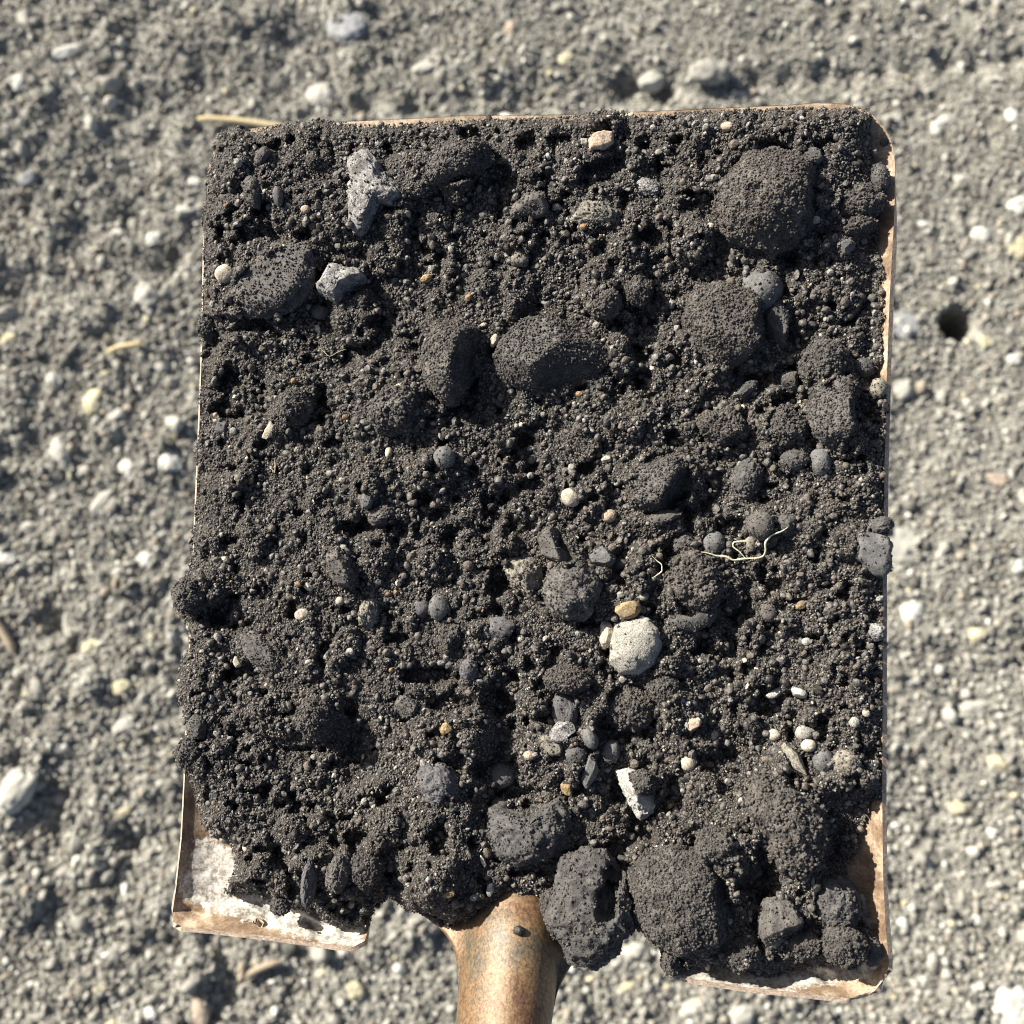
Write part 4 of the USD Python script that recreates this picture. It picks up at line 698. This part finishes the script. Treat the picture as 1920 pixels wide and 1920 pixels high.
for px, py, r, depth in ((1797, 605, 0.021, 0.12), (1180, 160, 0.026, 0.024), (1245, 172, 0.022, 0.020), (240, 405, 0.022, 0.016), (322, 490, 0.02, 0.018), (360, 440, 0.018, 0.012), (100, 1165, 0.022, 0.022), (140, 1215, 0.018, 0.016), (20, 560, 0.03, 0.015), (245, 1580, 0.02, 0.014), (130, 1510, 0.03, 0.012), (420, 1850, 0.03, 0.012), (690, 196, 0.018, 0.013), (780, 196, 0.018, 0.012), (880, 190, 0.016, 0.010), (1830, 1320, 0.02, 0.01), (1420, 150, 0.016, 0.010), (1480, 148, 0.016, 0.011), (1540, 143, 0.016, 0.011), (1600, 137, 0.016, 0.011), (1660, 130, 0.016, 0.011), (1720, 124, 0.016, 0.011), (1780, 118, 0.016, 0.011), (1840, 113, 0.016, 0.010), (1900, 108, 0.016, 0.010), (390, 930, 0.02, 0.01), (90, 1580, 0.03, 0.012), (250, 1620, 0.03, 0.013), (1000, 185, 0.03, 0.014)):
    c = G(np.array(float(px)), np.array(float(py)))
    GZ -= (depth if depth > 0.05 else 1.15 * depth) * np.exp(-(((X - c[0]) ** 2 + (Y - c[1]) ** 2) / r ** 2) ** (3 if depth > 0.05 else 1))
GZ *= fade
i, j = np.meshgrid(np.arange(ny - 1), np.arange(nx - 1), indexing='ij'); i, j = i.ravel(), j.ravel()
gf = np.vstack([np.c_[i * nx + j, i * nx + j + 1, (i + 1) * nx + j + 1], np.c_[i * nx + j, (i + 1) * nx + j + 1, (i + 1) * nx + j]])
obj('ground', (np.stack([X, Y, GZ], -1).reshape(-1, 3), gf), 'ground', kind='structure')
def ground_z(x, y):
    u = (np.asarray(x) - gc[0] + half) / step + i0; w = (np.asarray(y) - gc[1] + half) / step + i0
    return map_coordinates(GZ, [w, u], order=1, mode='nearest')
GR = shapes(400, 8, ['angular', 'angular', 'crumb', 'rough', 'angular', 'crumb', 'crumb', 'angular'], 2)
GMATS = ['gravel_grey', 'gravel_dark', 'gravel_pale', 'gravel_brown', 'gravel_white', 'gravel_yellow']
g = np.random.default_rng(51)
n = 330000
x, y = gc[0] + g.uniform(-0.86, 0.86, n), gc[1] + g.uniform(-0.86, 0.86, n)
dens = fbm(np.c_[x * 7, y * 7, 0 * x], 3, 60)
k = g.random(n) < 0.45 + 0.9 * dens; x, y = x[k], y[k]; n = len(x)
r = 0.00105 * np.exp(np.abs(g.normal(0, 0.62, n))) * np.interp(y, [-0.45, 0.85], [1.15, 0.92]); r = np.minimum(r, 0.014)
n2 = 48000                                                               # coarser lumps, thickest towards the lower left
x2, y2 = gc[0] + g.uniform(-0.86, 0.86, n2), gc[1] + g.uniform(-0.86, 0.86, n2)
k = g.random(n2) < np.clip(np.interp(x2, [-0.6, -0.1, 0.5], [0.85, 0.45, 0.16]) * np.interp(y2, [-0.45, 0.1, 0.7], [1.0, 0.6, 0.3]) * (0.3 + 1.4 * fbm(np.c_[x2 * 6, y2 * 6, 0 * x2], 3, 61)), 0, 1)
x2, y2 = x2[k], y2[k]; x, y = np.r_[x, x2], np.r_[y, y2]; r = np.r_[r, 0.0028 * np.exp(np.abs(g.normal(0, 0.36, len(x2))))]
hc = G(np.array(1797.), np.array(605.)); k = np.hypot(x - hc[0], y - hc[1]) > 0.0215; x, y, r, n = x[k], y[k], r[k], k.sum()
n3 = 90000                                                               # a wider, sparser ring of larger grains round the part in view
x3, y3 = gc[0] + g.uniform(-2.2, 2.2, n3), gc[1] + g.uniform(-2.2, 2.2, n3); k = np.maximum(abs(x3 - gc[0]), abs(y3 - gc[1])) > 0.85
x, y, r = np.r_[x, x3[k]], np.r_[y, y3[k]], np.r_[r, 0.0042 * np.exp(np.abs(g.normal(0, 0.4, k.sum())))]; n = len(x)
w = g.choice(6, n, p=[0.47, 0.27, 0.165, 0.065, 0.02, 0.01])
zz_ = ground_z(x, y) + r * g.uniform(-0.1, 0.6, n)
scatter('/World', 'gravel', [(s, mt) for mt in GMATS for s in GR], np.c_[x, y, zz_], r, w * len(GR) + g.integers(0, len(GR), n), 52, smooth=40, label='dusty grey gravel of small pebbles and grains covering the ground', cat='gravel')

def ground_stone(label, px, py, a, b, rot, c, mat, style='crumb', name='ground_stone', sink=0.3, outline=None, cat='stone', group=None):
    o = G(np.array(float(px)), np.array(float(py))); s = np.linalg.norm(o - EYE) / np.linalg.norm(ray(np.array(float(px)), np.array(float(py)))) * 2 * HALF / 1920
    seed = int(px * 11 + py * 5) % 100000
    v, f = rock(seed, style, a * s * 1.08, b * s * 1.08, c * s * 0.85, 4)
    t = math.radians(rot); v = np.stack([v[:, 0] * math.cos(t) - v[:, 1] * math.sin(t), v[:, 0] * math.sin(t) + v[:, 1] * math.cos(t), v[:, 2]], 1)
    zc = ground_z(o[0] + a * s * np.array([0, .5, -.5, 0, 0]), o[1] + b * s * np.array([0, 0, 0, .5, -.5])).mean() + (0.35 - sink) * c * s
    g = obj(name, (v, f), mat, label=label, cat=cat, group=group)
    UsdGeom.Xformable(g).AddTranslateOp().Set(Gf.Vec3d(float(o[0]), float(o[1]), float(zc)))
B = ground_stone
B('bright white elongated stone on the ground near the upper left corner', 128, 106, 26, 14, 20, 13, 'gravel_white')
B('pale angular stone above the bright white elongated one, upper left', 50, 35, 14, 22, 30, 12, 'gravel_pale', 'angular')
B('bluish white chip with a dark shadow at the left edge, upper third', 52, 335, 17, 13, 40, 12, 'gravel_blue', 'angular')
B('whitish pair-like pebble at the left, above the bluish white chip', 40, 165, 16, 14, -30, 12, 'gravel_white')
B('white slab half hidden by the left rim near the blade corner', 357, 393, 27, 11, 12, 8, 'gravel_pale', 'angular')
B('white oval pebble just left of the upper left blade corner', 367, 346, 13, 9, 0, 9, 'gravel_white')
B('white pebble left of the blade, below the white slab', 287, 447, 15, 11, 40, 10, 'gravel_white')
B('pale round pebble left of the blade beside the broad flat clod', 275, 557, 20, 23, 0, 18, 'gravel_pale')
B('pale pebble at the left of the row beside the blade, upper left', 220, 435, 12, 9, -20, 9, 'gravel_white')
B('yellowish pebble at the far left edge, above the middle', 15, 632, 18, 13, 20, 12, 'gravel_yellow')
B('pale grey pebble at the left, above the yellow double pebble', 100, 708, 16, 18, 20, 15, 'gravel_pale')
B('large yellow stone at the left, a smaller pale stone touching it', 178, 752, 24, 20, 60, 17, 'gravel_yellow', 'rough')
B('pale stone touching the large yellow one at the left', 216, 778, 18, 14, 20, 13, 'gravel_pale', 'angular')
B('bluish white pebble left of the blade, above the brightest white disc', 302, 686, 15, 14, 0, 13, 'gravel_pale')
B('small yellow grain left of the bluish white pebble', 204, 700, 11, 8, 20, 8, 'gravel_yellow')
B('brightest white round pebble, left of the blade at mid height', 319, 869, 19, 20, 0, 17, 'gravel_white')
B('white pebble left of the brightest round one', 237, 874, 15, 14, -10, 12, 'gravel_white')
B('small white pebble second left of the brightest round one', 155, 880, 12, 11, 0, 10, 'gravel_pale')
B('long pale smear-like stone left, below the white pebbles', 190, 942, 14, 36, -35, 16, 'gravel_pale', 'angular')
B('whitish patch of soft stone at the left, above the long pale stone', 112, 850, 17, 30, 15, 12, 'gravel_pale', 'rough')
B('cream stone at the left edge of the blade, below the middle', 268, 1050, 20, 15, 40, 13, 'gravel_white', 'angular')
B('pale round stone at the left, below the long pale stone', 44, 985, 13, 13, 0, 12, 'gravel_pale')
B('white pebble at the far left edge, below the middle', 6, 1045, 18, 14, -20, 12, 'gravel_white')
B('yellowish white pebble left, in the lower third', 232, 1288, 20, 17, 30, 15, 'gravel_yellow')
B('silver white oval pebble left, below the yellowish white one', 236, 1360, 22, 15, 25, 14, 'gravel_pale')
B('pale upright stone standing in a dark hollow at the left', 117, 1165, 10, 27, 0, 16, 'gravel_pale', 'angular')
B('cream pebble right of the dark hollow at the left', 168, 1210, 17, 13, 35, 12, 'gravel_yellow')
B('large beige-grey stone with a dark shadow at the lower left edge', 36, 1482, 27, 42, -35, 30, 'gravel_pale', sink=-0.2)
B('cream pebble left, above the blade corner', 234, 1521, 15, 10, 15, 10, 'gravel_yellow')
B('white pebble low at the left below the blade corner', 205, 1788, 10, 9, 0, 9, 'gravel_white')
B('cream chip at the lower left', 195, 1845, 11, 9, 30, 9, 'gravel_yellow', 'angular')
B('pink-brown stone at the bottom left', 382, 1892, 15, 25, 10, 16, 'gravel_pink', 'rough')
B('white pebble at the bottom, left of the pink-brown stone', 292, 1895, 12, 16, 0, 12, 'gravel_white')
B('round cream pebble below the left step, left of the socket', 667, 1856, 18, 17, -30, 15, 'gravel_yellow')
B('white pebble just below the right end of the left step', 646, 1780, 9, 8, 0, 8, 'gravel_white')
B('pale pebble left of the socket, above the round cream one', 747, 1815, 10, 11, 0, 9, 'gravel_white')
B('cream pebble above the round cream one, left of the socket', 605, 1826, 12, 9, 10, 9, 'gravel_yellow')
B('pale round stone right below the slag rock', 1190, 1785, 26, 20, 20, 18, 'gravel_pale')
B('cream stone between the slag rock and the bottom edge', 1180, 1850, 14, 12, 0, 11, 'gravel_yellow')
B('large pale round stone at the bottom, under the right step', 1385, 1905, 32, 24, 0, 24, 'gravel_pale')
B('pale stone near the bottom, left of the large round one', 1300, 1890, 22, 17, 10, 15, 'gravel_pale')
B('white crusty patch in the lower right corner', 1900, 1885, 34, 40, 0, 14, 'gravel_white', 'rough')
B('white pebble right of the lower right blade corner', 1750, 1795, 11, 12, 0, 10, 'gravel_white')
B('white angular pebble beside the lower right rim', 1691, 1732, 14, 12, -30, 11, 'gravel_white', 'angular')
B('white chip in the right margin near the bottom', 1829, 1723, 10, 12, 0, 10, 'gravel_white', 'angular')
B('white pebble beside the bare strip of the right rim', 1682, 1548, 10, 10, 0, 9, 'gravel_white')
B('small white pebble below the one beside the bare strip', 1739, 1621, 8, 8, 0, 8, 'gravel_white')
B('white oblong chip in the right margin, lower third', 1860, 1563, 8, 12, 20, 8, 'gravel_white')
B('yellow-cream chip in the right margin, lower third', 1868, 1432, 20, 16, -20, 13, 'gravel_yellow', 'angular')
B('dull yellow block in the right margin below the yellow-cream chip', 1797, 1513, 20, 14, -5, 12, 'gravel_yellow', 'angular')
B('large flat grey stone with a dark cleft, right margin', 1832, 1330, 32, 19, 10, 18, 'gravel_pale')
B('grey slab above the large flat grey stone, right margin', 1850, 1294, 20, 13, -10, 12, 'gravel_grey', 'angular')
B('white kidney-shaped pebble right of the blade, below mid height', 1711, 1147, 22, 19, 50, 15, 'gravel_white')
B('white pebble at the right edge, below mid height', 1906, 1062, 14, 14, 0, 12, 'gravel_white', 'angular')
B('pale rounded stone with a dark hollow behind it, right margin', 1832, 1190, 16, 16, 0, 18, 'gravel_yellow')
B('broad cream stone half hidden behind the overhanging grey stone at the right rim', 1692, 1020, 30, 38, 30, 14, 'gravel_pale')
B('flat beige stone right of the blade at mid height', 1861, 902, 24, 14, -10, 8, 'gravel_pink')
B('pale stone close to the right rim, above mid height', 1690, 731, 22, 20, 30, 13, 'gravel_pale')
B('bluish grey patch of stone beside the right rim, left of the dark hole', 1692, 612, 24, 28, 0, 7, 'gravel_blue')
B('yellow pebble below and right of the dark hole', 1846, 641, 14, 11, -30, 10, 'gravel_yellow')
B('cream oval pebble at the right edge below the dark hole', 1903, 672, 14, 11, 10, 10, 'gravel_white')
B('white stone at the right edge, upper third', 1910, 385, 20, 18, 20, 16, 'gravel_white')
B('yellow stone at the right edge under the white one', 1910, 466, 21, 20, 20, 16, 'gravel_yellow')
B('bright white wedge right of the blade, upper third', 1842, 437, 22, 15, -15, 13, 'gravel_white', 'angular')
B('small white pebble right of the blade, left of the bright white wedge', 1731, 420, 10, 8, 0, 8, 'gravel_white')
B('white pebble right of the blade corner', 1804, 335, 15, 9, 10, 9, 'gravel_pale')
B('long pale stone right of the upper right blade corner', 1768, 226, 24, 11, 25, 12, 'gravel_white')
B('pale block at the right edge near the top', 1897, 218, 12, 16, 0, 12, 'gravel_white', 'angular')
B('pale pebble between the upper right blade corner and the long pale stone', 1675, 222, 17, 10, -5, 9, 'gravel_pale')
B('large round grey stone above the top edge, right of the dark hollow', 1325, 150, 33, 32, 0, 28, 'gravel_grey', sink=-0.3)
B('pale stone above the top edge, left of the large round grey one', 1222, 148, 22, 20, 20, 20, 'gravel_pale', 'angular', sink=-0.2)
B('cream oval stone above the top edge, middle', 1058, 114, 20, 14, 30, 12, 'gravel_yellow')
B('whitish elongated stone above the top edge, left of the middle', 798, 132, 23, 11, 20, 10, 'gravel_pale', 'angular')
B('white pitted stone above the top edge, nearer the left corner', 600, 178, 28, 24, 0, 16, 'gravel_pale', 'rough')
B('bluish white blurred stone at the top, left of the middle', 655, 55, 30, 34, 0, 14, 'gravel_blue')
B('brown-pink stone at the top, in the middle', 957, 60, 10, 17, -15, 10, 'gravel_pink')
# straw and twig on the ground
def ground_stick(branches, label, name, cat, mat, radius, lift):
    vs, fs, nv, c = [], [], 0, None
    for pts in branches:
        w = np.array([G(np.array(float(a)), np.array(float(b))) for a, b in pts]); d = np.linspace(0, len(w) - 1, 14)
        w = np.stack([PchipInterpolator(np.arange(len(w)), w[:, k])(d) for k in range(3)], 1); w[:, 2] = np.maximum.accumulate(ground_z(w[:, 0], w[:, 1])).mean() + lift
        c = w[0] if c is None else c
        v, f = tube(w - c, radius * np.interp(np.linspace(0, 1, len(w)), [0, 0.15, 0.85, 1], [0.35, 1, 0.9, 0.3]), 8); vs.append(v); fs.append(f + nv); nv += len(v)
    g = obj(name, (np.vstack(vs), np.vstack(fs)), mat, label=label, cat=cat); UsdGeom.Xformable(g).AddTranslateOp().Set(Gf.Vec3d(*c.tolist()))
ground_stick([[(374, 233), (400, 233), (450, 236), (500, 243), (560, 252)]], 'yellow blade of dry straw on the ground behind the upper left blade corner', 'dry_straw', 'straw', 'straw', 0.0045, 0.008)
ground_stick([[(452, 1835), (490, 1812), (530, 1798)], [(455, 1800), (460, 1818), (452, 1835)]], 'forked dry twig on the ground below the left step', 'twig', 'twig', 'twig', 0.0045, 0.008)
ground_stick([[(-20, 1150), (5, 1185), (28, 1225)]], 'dry brown stick at the far left edge', 'stick', 'stick', 'twig', 0.0055, 0.008)
ground_stick([[(205, 668), (235, 655), (272, 650)]], 'short yellow straw piece left of the blade, upper half', 'straw_piece', 'straw', 'straw', 0.0042, 0.008)
